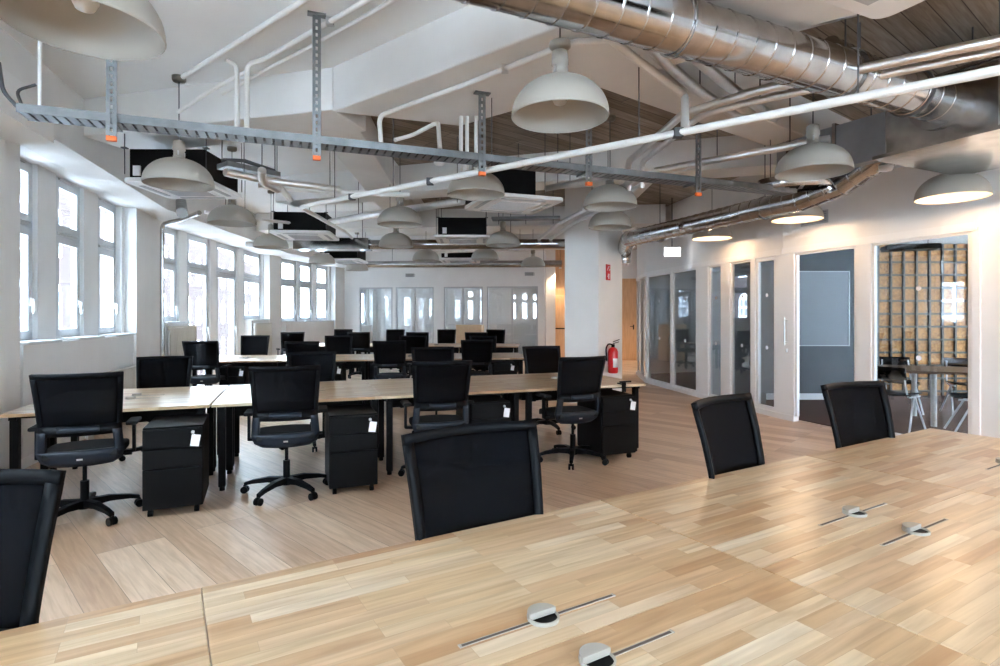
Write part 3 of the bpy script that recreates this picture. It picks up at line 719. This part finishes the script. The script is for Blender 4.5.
# radiator at the left wall
def radiator(Y0,Y1,x0fn,z1,lab,depth=.09):
    a=Vector(x0fn(Y0)); b=Vector(x0fn(Y1)); t=(b-a).normalized(); W=(b-a).length
    r=empty('radiator',(a.x,a.y,0),math.atan2(t.y,t.x)); tag(r,lab,'radiator')
    m_=MB(); m_.box((W/2,0,(z1+.12)/2),(W,.05,z1-.12)); 
    n=int(W/.06)
    for k in range(n): m_.box(((k+.5)*W/n,-.032,(z1+.12)/2),(W/n*.55,.014,z1-.16))
    m_.build('panel','rad',r)
    m_=MB(); m_.box((W/2,.0,z1+.005),(W+.01,.08,.012)); m_.build('top_grille','rad',r)
    m_=MB(); m_.tube([(-.03,0,.02),(-.03,0,z1-.08),(.02,0,z1-.08)],.012,8,fillet=.02); m_.lathe((-.03,0,z1-.1),[(0,-.03),(.02,-.03),(.02,.04),(0,.04)],10); m_.build('valve','white',r)
    m_=MB(); 
    for x in(.1,W-.1): m_.box((x,0,.06),(.03,.05,.12))
    m_.build('foot','rad',r)
radiator(6.6,8.4,lambda Y:(-2.90-.294*Y,Y,0),.74,'cream radiator under the nearest window bay behind the window-end chair')
radiator(9.85,10.75,lambda Y:(-5.316-.054*Y+.06,Y,0),1.28,'cream radiator below the first window of the balcony door bay')
radiator(13.75,14.85,lambda Y:(-5.316-.054*Y+.06,Y,0),1.28,'cream radiator below the last window of the balcony door bay')

# ------------------------------------------------------------------ pendant lamps
def make_lamp():
    r=empty('pendant_lamp')                              # origin at the rim's centre
    n=14; Rr=.298; H=.235
    outer=[(Rr*math.cos(R(90)*i/n)**.92 if i<n else 0.03, H*math.sin(R(90)*i/n)) for i in range(n+1)]
    outer[-1]=(.045,H); 
    inner=[(max(r_-.006,.02),z-.006 if z>0 else 0) for r_,z in outer][::-1]
    m_=MB(); m_.lathe((0,0,0),[(Rr-.004,-.012),(Rr+.002,-.006)]+outer+inner,48,closed=False); m_.build('shade','lamp',r)
    m_=MB(); m_.lathe((0,0,H-.01),[(0,0),(.05,0),(.05,.03),(.045,.03),(.045,.085),(.055,.09),(.048,.17),(.012,.185),(0,.185)],20); m_.build('lamp_holder','lamp',r)
    m_=MB()
    for k in range(3):
        t=R(120*k); m_=MB(); m_.box((.047*math.cos(t),.047*math.sin(t),H+.045),(.012,.012,.04),t); m_.build('clip','steel',r)
    return r
lamp0=make_lamp()
lampmats={}
bulb_mesh=None
def lamp(px,yr,label,lit=0,z=2.70):
    global bulb_mesh
    p=at(px,yr,z); o=place(lamp0,p,random.uniform(0,6),label,'lamp','white dome pendant lamps')
    top=ceil_z(p.x,p.y)-z
    m_=MB(); m_.tube([(0,0,.40),(0,0,top-.02)],.005,6); m_.build('cord','cable',o)
    if px==560: m_=MB(); m_.lathe((0,0,.41),[(0,0),(.05,0),(.066,.012),(.066,.04),(.0,.045)],20); m_.build('cap_disc','lamp',o)
    m_=MB(); m_.lathe((0,0,top),[(0,-.05),(.05,-.05),(.06,-.035),(.06,0),(0,0)],18); m_.build('ceiling_canopy','lamp',o)
    m_=MB(); m_.lathe((0,0,0),[(0,.06),(.035,.075),(.052,.11),(.04,.15),(.022,.19),(.022,.23)],16); m_.build('bulb','bulb' if lit else 'bulb_off',o)
    if lit:
        L=bpy.data.lights.new('lamp_light','POINT'); L.energy=lit; L.color=(1,.66,.38); L.shadow_soft_size=.05
        lo=bpy.data.objects.new('lamp_light',L); COL.objects.link(lo); lo.location=p+Vector((0,0,.035))
lamp(85,27,'huge cream dome lamp cropped at the top left corner')
lamp(179,184,'dome lamp hanging over the cassette unit nearest the windows')
lamp(560,116,'large dome lamp below the orange-glinting duct, in the upper middle')
lamp(476,194,'dome lamp crossed by the long white sprinkler pipe',z=2.74)
lamp(610,206,'dome lamp just above left of the white column, upper one of two')
lamp(813,172,'unlit dome lamp before the dark grey rectangular duct')
lamp(952,197,'lit dome lamp above the cork-walled meeting room',3.4,z=2.62)
lamp(797,219,'lit dome lamp hanging left of the small wall grille',3.4)
lamp(712,238,'lit dome lamp nearest the small emergency sign',3.4)
def added_lamp(x,y,label,lit):  # unseen lit lamps added off frame to warm the nearest desks
    k=-(2.70-CH)*F/y; lamp(500+x/y*F,HOR+k,label,lit)
added_lamp(5.45,4.1,'added warm fill lamp just outside the right picture edge',9)
added_lamp(4.3,1.9,'added unseen lamp warming the right end of the nearest bench',11)
lamp(400,224,'dome lamp left of the black cassette box in the centre')
lamp(232,223,'dome lamp before the first balcony bay window head')
lamp(610,227,'dome lamp touching the top of the white column, lower one of two')
lamp(271,247,'dome lamp over the gap between the balcony bay and far windows')
lamp(396,246,'small dome lamp straight below the one left of the centre cassette')
lamp(322,263,'small dome lamp in front of the far triple window')
lamp(426,260,'small dome lamp left of the far black cassette')
lamp(503,245,'small dome lamp between the centre cassette and the column')
lamp(485,259,'small dome lamp right of the far black cassette')
lamp(533,266,'small dome lamp by the oak panelled corner')
lamp(357,270,'tiny dome lamp at the left end of the far wall')

def spot(x,y,z,lab,e):
    r=empty('spotlight',(x,y,z)); tag(r,lab,'lamp','small lit ceiling spotlights')
    m_=MB(); m_.lathe((0,0,0),[(.038,.01),(.045,0),(.045,.12),(0,.12)],18); m_.build('housing','white',r)
    m_=MB(); m_.lathe((0,0,.012),[(0,0),(.037,0)],18); m_.build('lamp_face','bulb',r)
    m_=MB(); m_.tube([(0,0,.12),(0,0,ceil_z(x,y)-z)],.006,6); m_.build('rod','cable',r)
    L=bpy.data.lights.new('spot_light','SPOT'); L.energy=e*.6; L.color=(1,.72,.45); L.spot_size=R(120); L.spot_blend=.6; L.shadow_soft_size=.04
    o=bpy.data.objects.new('spot_light',L); COL.objects.link(o); o.location=(x,y,z-.02)
spot(1.95,18.2,3.0,'small lit spotlight washing the oak panelled wall left of the column',40)
spot(3.75,16.6,2.95,'small lit spotlight right of the column, before the corridor door',40)
# ------------------------------------------------------------------ cassettes
def rrect(w,r,n=6):
    P=[]
    for cx,cy,a0 in ((w-r,w-r,0),(-w+r,w-r,90),(-w+r,-w+r,180),(w-r,-w+r,270)):
        for i in range(n+1): t=R(a0+90*i/n); P.append((cx+r*math.cos(t),cy+r*math.sin(t)))
    return P
def cassette(x,y,z,rz,lab,body=True,bx=0,w=.475,bh=.30,bs=.82):
    r=empty('air_conditioner',(x,y,z),R(rz)); tag(r,lab,'air conditioner','ceiling cassette air conditioners')
    m_=MB(); m_.prism(rrect(w,.07),0,.045); m_.build('panel','panelw',r,bevel=.008)
    m_=MB(); m_.prism(rrect(w*.56,.02),-.006,.002); po=m_.build('intake_grille','panelw',r)
    m_=MB()
    for k in range(11): m_.box((0,-w*.48+k*w*.096,-.008),(w*1.0,.008,.006))
    m_.build('slat','mgrey',po)
    for k in range(4):
        m_=MB(); m_.T=Matrix.Rotation(R(90*k),4,'Z'); m_.box((0,w*.79,-.002),(w*1.15,.05,.008)); m_.build('flap','mgrey',r)
    if body:
        m_=MB(); m_.box((bx,0,.045+bh/2),(bs,bs,bh)); m_.build('body','blackm',r,bevel=.006)
        m_=MB(); m_.lathe((bx,-.0,0),[(0,0)],3) if False else None
        m_.box((bx-.30,-bs/2-.01,.12),(.07,.02,.1)); m_.build('drain_port','paper',r)
    for sx in(-1,1):
        for sy in(-1,1):
            m_=MB(); p=Matrix.Rotation(R(rz),3,'Z')@Vector((sx*.41+bx,sy*.41,0)); t=ceil_z(x+p.x,y+p.y)-z
            m_.tube([(sx*.41+bx,sy*.41,.08),(sx*.41+bx,sy*.41,t)],.005,6)
            m_.box((sx*.41+bx,sy*.41,.045+bh),(.05,.05,.012)); m_.build('rod','cable',r)
p=at(182,189,2.83); cassette(p.x,p.y+.1,2.83,1,'white cassette air conditioner behind the dome lamp nearest the windows',w=.43,bs=.76)
p=at(306,237,2.80); cassette(p.x,p.y,2.80,6,'black-bodied cassette air conditioner over the balcony bay side, left of centre')
p=at(463,241,2.80); cassette(p.x,p.y,2.80,2,'black-bodied cassette air conditioner in the centre of the ceiling')
p=at(345,262,2.80); cassette(p.x,p.y,2.80,0,'far black cassette air conditioner on the window side')
p=at(460,261.5,2.80); cassette(p.x,p.y,2.80,0,'far black cassette air conditioner in the middle, above the far glass')
p=at(512,206,2.80); cassette(p.x,p.y,2.80,20,'cassette air conditioner partly behind the pipe-crossed dome lamp',bh=.36,bx=-.16,bs=.66)
cassette(1.55,2.01,2.85,25,'white cassette air conditioner cropped by the top edge, right of centre',w=.475,bh=.28)

# ------------------------------------------------------------------ ducts and pipes
def spiral_duct(name,p,q,r,lab,elbow=None,sp=.16,ext=0,mat_='galv',cat='duct',n=26):
    p=Vector(p);q=Vector(q); L=(q-p).length; dr=(q-p).normalized(); o=MB(); pts=[];rad=[]
    s=0
    while s<L:
        for ds,rr in((0,r),(.004,r),(.006,r+.004),(.014,r+.004),(.016,r),(.020,r)):
            if s+ds<L: pts.append(p+dr*(s+ds)); rad.append(rr)
        s+=sp
    pts.append(q); rad.append(r)
    o.tube(pts,r,n,rad=rad)
    e=empty(name); tag(e,lab,cat); o.build('duct_run',mat_,e)
    return e
def rodset(e,pts,z1pad=.0):
    for (x,y,z,rr) in pts:
        m_=MB(); t=ceil_z(x,y); m_.tube([(x,y,z+rr),(x,y,t)],.006,6)
        m_.build('hanger_rod','cable',e)
big=spiral_duct('air_duct',(-1.6,1.98,3.13),(3.42,4.36,3.13),.155,'wide shiny spiral duct crossing the upper right, glinting orange')
dr=Vector((5.02,2.38,0)).normalized()
for s in(1.4,2.9,4.4,5.15):
    c=Vector((-1.6,1.98,3.13))+dr*s; m_=MB(); m_.tube([c-dr*.012,c+dr*.012],.172,26); m_.build('collar','galv' if s<5 else 'cable',big)
rodset(big,[(c.x,c.y,3.13,.15) for c in (Vector((-1.6,1.98,0))+dr*s for s in(1.4,2.9,4.4))])
br=spiral_duct('branch_duct',at(828,47,3.42),at(905,83,3.36),.075,'short dark spiral branch duct running above the wide shiny duct',sp=.1)
rodset(br,[(at(860,62,3.40).x,at(860,62,3.40).y,3.45,0)])
# plenum box and rectangular duct
pb=empty('duct_plenum'); tag(pb,'galvanised box plenum at the right edge where the wide duct ends','duct')
m_=MB(); a=R(25); c=Vector((3.95,4.64,3.08)); m_.box(c,(1.15,.78,.50),a); m_.build('box','galv',pb,bevel=.006)
m_=MB(); m_.box(c+Vector((0,0,-.27)),(1.3,.92,.03),a); m_.box(c+Vector((0,0,.26)),(1.22,.85,.02),a); m_.build('flange','galv',pb)
fv=Matrix.Rotation(a,3,'Z')@Vector((-.575,0,0)); m_=MB(); m_.tube([c+fv+Vector((0,0,.05)),c+fv*1.06+Vector((0,0,.05))],.20,26); m_.build('spigot','galv',pb)
rodset(pb,[(c.x+dx,c.y+dy,3.33,0) for dx,dy in((-.3,-.3),(.4,.1))])
rd=empty('rectangular_duct'); tag(rd,'dark grey rectangular duct behind the unlit dome lamp','duct')
p0=atY(838,150,5.9); p1=atY(915,110,5.2)
m_=MB(); m_.bar((3.18,6.15,3.12),(3.78,5.12,3.12),.50,.42); m_.build('duct_run','ductm',rd,bevel=.004)
m_=MB()
for s in(.1,.5,.9): q=Vector((3.18,6.15,3.12)).lerp(Vector((3.78,5.12,3.12)),s); q2=q+Vector((.85,-1.45,0)).normalized()*.03; m_.bar(q,q2,.54,.46)
m_.build('flange','galv',rd); rodset(rd,[(3.25,6.02,3.3,0),(3.6,5.45,3.3,0)])
# smooth duct following the glass wall
sd=empty('air_duct'); tag(sd,'silver round duct curving along the glass offices to an elbow at the column','duct')
pts=[at(624,262,2.45),at(624,250,2.66),at(628,239,2.74),at(690,225,2.75),at(745,212,2.75),at(800,200,2.75),(3.52,5.78,2.83),(3.62,5.35,2.98),(3.75,5.0,3.04)]
m_=MB(); Q=[Vector(p) for p in pts]; 
fine=[Q[0]]; 
for a_,b_ in zip(Q[:-1],Q[1:]):
    L=(b_-a_).length; k=max(1,int(L/.14))
    for i in range(1,k+1): fine.append(a_.lerp(b_,i/k))
P2=[];rad=[]
for i in range(len(fine)-1):
    a_,b_=fine[i],fine[i+1]
    for t,rr in((0,.125),(.04,.125),(.055,.129),(.12,.129),(.135,.125),(.17,.125)): P2.append(a_.lerp(b_,t)); rad.append(rr)
P2.append(fine[-1]); rad.append(.125)
m_.tube(P2,.125,24,rad=rad); m_.build('duct_run','galv',sd)
for pt in (at(660,233,2.75),at(765,208,2.75)):
    dv=(Vector(pts[5])-Vector(pts[2])).normalized(); m_=MB(); m_.tube([pt-dv*.015,pt+dv*.015],.137,24); m_.build('collar','cable',sd)
    rodset(sd,[(pt.x,pt.y,2.75,.13)])
# oval branch end below the wide duct
ov=empty('duct_grille',at(794,187,2.80),R(-20)); tag(ov,'chrome-rimmed oval grille with dark slots below the unlit dome lamp','vent')
m_=MB(); m_.T=Matrix.Diagonal((1.55,.8,1,1)); m_.lathe((0,0,0),[(.20,-.02),(.22,-.01),(.22,.09),(.18,.10),(0,.10)],28); m_.build('rim','galv',ov)
m_=MB()
for k in range(4):
    for j in range(3): m_.box((-.2+j*.18,-.1+k*.06,-.0),(.14,.022,.01))
m_.build('slot','black',ov)
m_=MB(); m_.T=Matrix.Diagonal((1.55,.8,1,1)); m_.lathe((0,0,0),[(.0,.006),(.2,.006)],28); m_.build('plate','foil',ov)
m_=MB(); 
for x in(-.22,.22): m_=MB(); m_.tube([(x,0,.09),(x,0,ceil_z(ov.location.x,ov.location.y)-2.80)],.005,6); m_.build('rod','cable',ov)
# galvanised run at the back
bd=empty('air_duct'); tag(bd,'thin horizontal galvanised duct run spanning from the window side to the column','duct')
m_=MB(); m_.box((-3.15,10.62,2.82),(1.40,.35,.21)); m_.build('box_section','galv',bd,bevel=.004)
m_=MB(); m_.tube([(-2.45,10.62,2.82),(1.28,10.5,2.82)],.09,16); m_.build('round_section','galv',bd)
m_=MB(); m_.tube([(-3.84,10.62,2.82),(-4.8,10.65,2.82)],.06,14); m_.build('reducer','foil',bd)
rodset(bd,[(-3.6,10.62,2.92,0),(-2.6,10.62,2.92,0),(-1.2,10.58,2.9,0),(.2,10.54,2.9,0)])
bd2=empty('air_duct'); tag(bd2,'thin far galvanised duct below the ceiling near the back wall','duct')
m_=MB(); m_.tube([(-4.2,15.7,2.91),(1.7,15.5,2.91)],.095,14); m_.build('duct_run','galv',bd2); rodset(bd2,[(-3,15.66,3.0,0),(-.5,15.57,3.0,0),(1.2,15.52,3.0,0)])

def pipe(lab,pts,r,m,fil=.08,clips=(),name='pipe',n=10,grp=None,rods=()):
    e=empty(name); tag(e,lab,'pipe',grp)
    m_=MB(); m_.tube(pts,r,n,fillet=fil); m_.build('pipe_run',m,e)
    for c in clips:
        c=Vector(c); m_=MB(); m_.box(c,(r*2.3,r*2.3,r*2.3)); m_.build('clip','cable' if r>.025 else 'steel',e)
    for c in list(rods):
        c=Vector(c); m_=MB(); m_.tube([c,(c.x,c.y,ceil_z(c.x,c.y))],.005,6); m_.build('hanger_rod','cable',e)
    return e
# long white sprinkler pipe
q=at(1000,70,2.70); dW=(at(300,207,2.70)-q).normalized()
pipe('long white sprinkler pipe running diagonally across the whole ceiling',[q-dW*1.2,at(300,207,2.70),at(345,232,2.72),at(352,238,2.90)],.026,'wpipe',.1,rods=[q+dW*.6,q+dW*1.9,q+dW*3.2,q+dW*4.4,q+dW*5.3],clips=[at(678,133,2.70),at(430,181.5,2.70),at(352,197,2.70)])
# white conduits on the painted bay
Z=3.665
pipe('white conduit on the ceiling ending at the lamp canopy, leftmost',[at(183,77,Z),at(305,0,Z),at(350,-30,Z)],.022,'wpipe')
tp=at(247,64,3.64); pipe('upper white conduit of the ceiling pair dropping beside the cable tray',[(tp.x,tp.y,CH+188*tp.y/F),tp,at(264,60,Z),at(378,-6,Z)],.022,'wpipe',clips=[at(330,22,Z)])
tp=at(237,66,3.64); pipe('short white drop conduit beside the one at the cable tray, left one',[(tp.x,tp.y,CH+188*tp.y/F),tp,at(226,60,Z)],.020,'wpipe')
pipe('lower white conduit of the ceiling pair, thinner one',[atY(222,94,5.10),at(262,72,Z),at(312,46,Z),at(405,-6,Z)],.017,'wpipe',clips=[at(318,43,Z)])
pipe('thin white conduit passing the lamp canopy, behind the leftmost one',[atY(178,112,5.2),atY(215,88,5.0),at(250,70,Z)],.018,'wpipe')
pipe('white conduit under the big ceiling beam, bent down at its left end',[at(381,142,3.05),at(379,116,3.27),at(470,83,3.27),at(572,42,3.27),at(608,40,3.27)],.022,'wpipe',clips=[at(505,69,3.27)])
pipe('pinkish white pipe bending down onto the sprinkler pipe',[at(600,30,3.24),at(632,56,3.24),at(685,96,3.2),at(685,131.7,2.72)],.030,'wpipe')
pipe('short white conduit arching up beside the beam end',[at(395,140,3.10),at(413,135,3.2),at(438,122,3.26),at(440,150,2.82)],.020,'wpipe')
for i,px in enumerate((461,467,476)):
    p0=atY(px,121,5.15); p1=atY(px,157,5.15)
    pipe('short vertical white pipe above the cable tray, %s of three'%('leftmost','middle','rightmost')[i],[(p0.x,p0.y,ceil_z(p0.x,p0.y)),(p1.x,p1.y,2.80)],.018,'wpipe',0,grp='three vertical pipes above the tray')
# foil pipes
fpairs=[
 ('upper foil pipe of the right ceiling pair running to the top right edge',[at(628,190,2.84),at(628,162,3.1),at(683,114,3.1),at(760,90,3.1),at(1000,40,3.1),at(1060,28,3.1)],.033),
 ('lower foil pipe of the right ceiling pair running to the top right edge',[at(642,188,2.84),at(642,162,3.1),at(703,114,3.1),at(760,100,3.1),at(1000,51,3.1),at(1060,38,3.1)],.028),
 ('foil pipe with copper glint low behind the tray, right half',[at(655,171,3.0),at(790,146,3.0),at(830,139,3.0)],.036),
 ('foil pipe slanting behind the dome lamp above the column',[at(546,188.5,3.0),at(570,184,3.0),at(612,176,3.0)],.036),
 ('upper foil pipe of the slanting pair left of the column',[at(538,240,2.9),at(560,223,2.9),at(592,206,2.9),at(640,176,2.9)],.03),
 ('lower foil pipe of the slanting pair left of the column',[at(548,241,2.9),at(574,223,2.9),at(608,206,2.9),at(655,176,2.9)],.03),
 ('brownish silver pipe slanting under the wide duct, left one',[at(640,32,3.3),at(664,62,3.3),at(700,92,3.3),at(745,121,3.3)],.042),
 ('brownish silver pipe slanting under the wide duct, right one',[at(672,32,3.3),at(698,60,3.3),at(735,91,3.3),at(775,118,3.3)],.042),
 ('foil pipe left of the centre lamps, rising to the right',[at(330,222,2.95),at(390,212,2.95),at(463,201,2.95)],.05),
 ('foil pipe at the top edge above the wide duct, first',[at(750,20,3.45),at(835,2,3.45),at(880,-10,3.45)],.035),
 ('foil pipe at the top edge above the wide duct, second',[at(772,33,3.45),at(850,12,3.45),at(900,0,3.45)],.035),
 ('short thick foil pipe stub by the cassette near the windows',[at(262,170,2.9),at(262,182,2.82),at(278,190,2.8)],.04),
 ('grey pipe run behind the first balcony bay lamp, slanting right',[at(205,212,2.97),at(245,218,2.97),at(300,224,2.97)],.025),
 ('grey pipe from the cassette to the left, behind the lamps',[at(225,172,2.85),at(262,180,2.85),at(340,190,2.85)],.04),
 ('thin foil pipe above the far glass wall',[at(420,252,2.95),at(520,249,2.95),at(560,246,2.95)],.045),
]
for lab,pts,r in fpairs:
    mid=pts[len(pts)//2]; pipe(lab,pts,r,'foil',.1,grp='foil wrapped pipes',rods=[mid,pts[-2] if len(pts)>3 else pts[0].lerp(pts[1],.5)],name='foil_pipe')
pipe('white pipe running left to right behind the sprinkler pipe end',[at(258,186,2.9),at(330,192,2.9),at(410,195,2.9)],.03,'wpipe',rods=[at(330,192,2.9)])
pipe('pair of bright angled stubs near the balcony bay lamp',[at(277,176,3.0),at(279,186,2.9),at(290,200,2.82)],.035,'wpipe',.02,rods=[at(277,176,3.0)])
pipe('grey vertical riser on the pier between the window bays',[(-5.62,9.35,0.0),(-5.62,9.35,3.0),(-5.2,9.2,3.05),(-4.6,8.6,3.05)],.035,'galv',.1)
pipe('grey stub under the cassette nearest the windows',[at(181,210,2.95),at(181,201,2.96),at(182,213,2.62)],.06,'tray',.0)

# cable tray with hangers
tr0=at(22,112,2.78); tr1=at(790,192,2.78); dT=(tr1-tr0).normalized(); nT=Vector((-dT.y,dT.x,0)); LT=(tr1-tr0).length
tr=empty('cable_tray'); tag(tr,'long perforated grey cable tray hung across the whole ceiling','cable tray')
m_=MB()
for s in(-1,1):
    m_.bar(tr0+nT*s*.085,tr1+nT*s*.085,.006,.055); m_.bar(tr0+nT*s*.077+Vector((0,0,.027)),tr1+nT*s*.077+Vector((0,0,.027)),.02,.004)
m_.build('side_rail','tray',tr)
m_=MB(); n=int(LT/.062)
for k in range(n): c=tr0+dT*(k+.5)*LT/n; m_.bar(c-nT*.085+Vector((0,0,-.026)),c+nT*.085+Vector((0,0,-.026)),.045,.004)
m_.build('rung','tray',tr)
m_=MB()
for k in range(3): 
    o=-.04+.04*k; pts=[tr0+dT*s+nT*(o+.012*math.sin(s*2+k))+Vector((0,0,-.01+.006*math.sin(3*s+k))) for s in lin(0,LT,30)]; m_.tube(pts,.011,6)
m_.build('cable','cable',tr)
m_=MB(); m_.tube([tr0+Vector((0,0,0)),tr0-dT*.10+Vector((0,0,.12)),tr0-dT*.12+Vector((0,0,.3))],.013,6,fillet=.05); m_.tube([tr0+nT*.05,tr0-dT*.06+nT*.08+Vector((0,0,.16)),tr0+dT*.04+nT*.1+Vector((0,0,.22))],.010,6,fillet=.04); m_.build('loose_cable','cable',tr)
for px in (116,316,478,583,691):
    # point of the tray under this column of the photo
    k=(px-500)/F; s=(k*tr0.y-tr0.x)/(dT.x-k*dT.y); c=tr0+dT*s-nT*.105; top=ceil_z(c.x,c.y)
    m_=MB(); 
    for q in(-1,1): m_.bar(c+dT*q*.019+Vector((0,0,-.13)),(c.x+dT.x*q*.019,c.y+dT.y*q*.019,top),.008,.022,(dT.x,dT.y,0))
    z=c.z-.11
    while z<top-.02: m_.box((c.x,c.y,z),(.034,.006,.022),math.atan2(dT.y,dT.x)); z+=.05
    m_.box((c.x,c.y,top-.006),(.13,.06,.012),math.atan2(dT.y,dT.x)); ho=m_.build('hanger','tray',tr)
    m_=MB(); m_.box((c.x,c.y,c.z-.145),(.055,.035,.03),math.atan2(dT.y,dT.x)); m_.build('end_cap','orange',ho)
    m_=MB(); m_.bar(c+Vector((0,0,-.036)),c+nT*.20+Vector((0,0,-.036)),.035,.012); m_.build('cantilever','tray',ho)
k=(40-500)/F; s_=(k*tr0.y-tr0.x)/(dT.x-k*dT.y); c=tr0+dT*s_
m_=MB(); m_.tube([(c.x,c.y,c.z+.02),(c.x,c.y,ceil_z(c.x,c.y))],.012,8); m_.build('hanger_rod','wpipe',tr)
# second tray (window side, behind)
t2a=at(222,165,2.95); t2b=at(275,176,2.95)
tt2=empty('cable_tray'); tag(tt2,'short dark cable tray section between the window-side lamp and the balcony bay','cable tray')
m_=MB(); m_.bar(t2a,t2b,.22,.05); m_.build('channel','tray',tt2); rodset(tt2,[(t2a.x,t2a.y,2.97,0),(t2b.x,t2b.y,2.97,0)])
m_=MB(); m_.tube([t2a+Vector((0,0,.05)),t2a.lerp(t2b,.4)+Vector((0,0,.09)),t2b+Vector((0,0,.05))],.02,6); m_.build('cable','cable',tt2)
# thin tray far middle
t3a=at(492,219,3.05); t3b=at(560,218,3.05)
tt3=empty('cable_tray'); tag(tt3,'thin dark cable tray behind the centre cassette','cable tray')
m_=MB(); m_.bar(t3a,t3b,.2,.04); m_.build('channel','tray',tt3); rodset(tt3,[(t3a.lerp(t3b,k).x,t3a.lerp(t3b,k).y,2.96,0) for k in(.1,.5,.9)])
# smoke detectors and small boxes
def detector(px,py,z,lab):
    p=at(px,py,z); r=empty('smoke_detector',p); tag(r,lab,'detector')
    m_=MB(); m_.lathe((0,0,0),[(0,-.03),(.05,-.025),(.06,0),(.06,.02),(0,.02)],18); m_.build('sensor_head','panelw',r)
    m_=MB(); m_.tube([(0,0,.02),(0,0,ceil_z(p.x,p.y)-z)],.006,6); m_.build('rod','cable',r)
detector(440,162,2.95,'white smoke detector below the tray, left of the pipe-crossed lamp')
detector(886,168,2.85,'white smoke detector by the lit dome lamp above the meeting room')
# wall grilles
gpt=hit(815); g=empty('wall_grille',(gpt.x-.012,gpt.y-.004,0),math.atan2(-.92,.39)); tag(g,'small grey ventilation grille on the wall above the meeting room door','vent')
m_=MB(); m_.box((0,0,2.78),(.40,.012,.17)); m_.build('grille_frame','mgrey',g)
m_=MB(); 
for k in range(6): m_.box((0,.0,2.72+k*.024),(.36,.022,.008))
m_.build('slat','tray',g)
for px,lab in ((411,'far white wall vent with dark slats above the whiteboard-like glass'),(530,'far white wall vent near the oak corner')):
    a=hitl(px,*gp); g=empty('wall_vent',(a.x,a.y-.06,0)); tag(g,lab,'vent')
    m_=MB(); m_.box((0,0,2.84),(.36,.012,.12)); m_.build('vent_frame','mgrey',g)
    m_=MB()
    for k in range(4): m_.box((0,-.008,2.80+k*.026),(.32,.008,.010))
    m_.build('slat','gridbar',g)
# furniture behind the far glass
ob=empty('lounge_chair',(.35,19.6,0),R(160)); 
bpy.data.objects.remove(ob)
# ------------------------------------------------------------------ outside
bldg=empty('brick_building'); tag(bldg,'red brick building with arched white windows across the street','building')
a0=Vector((-13,-14,0)); a1=Vector((-38.1,90,0)); tb_=(a1-a0).normalized(); LB=(a1-a0).length
bldg.location=a0; bldg.rotation_euler.z=math.atan2(tb_.y,tb_.x)
m_=MB(); m_.box((LB/2,.5,2.0),(LB,1.0,14)); m_.build('wall_face','brick',bldg)
ww=MB()
def archwin(x,z,w,h):
    m_=MB(); n=8
    P=[(-w/2,0),(w/2,0),(w/2,h-w/2)]+[(w/2*math.cos(R(180*i/n)),h-w/2+w/2*math.sin(R(180*i/n))) for i in range(1,n)]+[(-w/2,h-w/2)]
    vs=[(x+a,-.06,z+b) for a,b in P]+[(x+a,.02,z+b) for a,b in P]; k=len(P)
    m_.add(vs,[tuple(range(k)),tuple(range(k,2*k))[::-1]]+[(i,(i+1)%k,k+(i+1)%k,k+i) for i in range(k)])
    o=m_.build('window','paper',bldg); m_=MB()
    for i in(-1,1):
        for j in range(3): m_.box((x+i*w*.21,-.07,z+.25+j*(h-.5)/3+.2),(w*.30,.02,(h-.6)/3-.1))
    m_.build('pane','dgrey',o)
x=2
while x<LB-2:
    for z in(-3.6,.6,4.6): archwin(x,z,1.3,2.7)
    x+=3.3
mb=MB(); mb.prism([(-1,-30),(-40,-30),(-60,110),(20,110),(20,23),(-6,23),(-7.5,14)],-5.4,-5.2); struct('ground',mb,'mgrey')

# ------------------------------------------------------------------ light
w=bpy.data.worlds.new('sky'); bpy.context.scene.world=w; w.use_nodes=True
bg=w.node_tree.nodes['Background']; bg.inputs[0].default_value=(.70,.855,1,1); bg.inputs[1].default_value=7
# ------------------------------------------------------------------ camera and view
cam=bpy.data.cameras.new('camera'); cam.sensor_width=36; cam.lens=F/1000*36; cam.shift_y=(HOR-333)/1000; cam.clip_end=200
co=bpy.data.objects.new('camera',cam); COL.objects.link(co); co.location=(0,0,CH); co.rotation_euler=(R(90),0,0)
sc=bpy.context.scene; sc.camera=co
sc.view_settings.view_transform='Standard'; sc.view_settings.look='None'; sc.view_settings.gamma=1; sc.view_settings.use_curve_mapping=False
sc.view_settings.exposure=2.52
sc.render.engine='CYCLES'
sc.cycles.max_bounces=12; sc.cycles.diffuse_bounces=6; sc.cycles.glossy_bounces=4; sc.cycles.transparent_max_bounces=16; sc.cycles.transmission_bounces=6
sc.cycles.sample_clamp_indirect=10; sc.cycles.use_denoising=True; sc.cycles.caustics_reflective=False
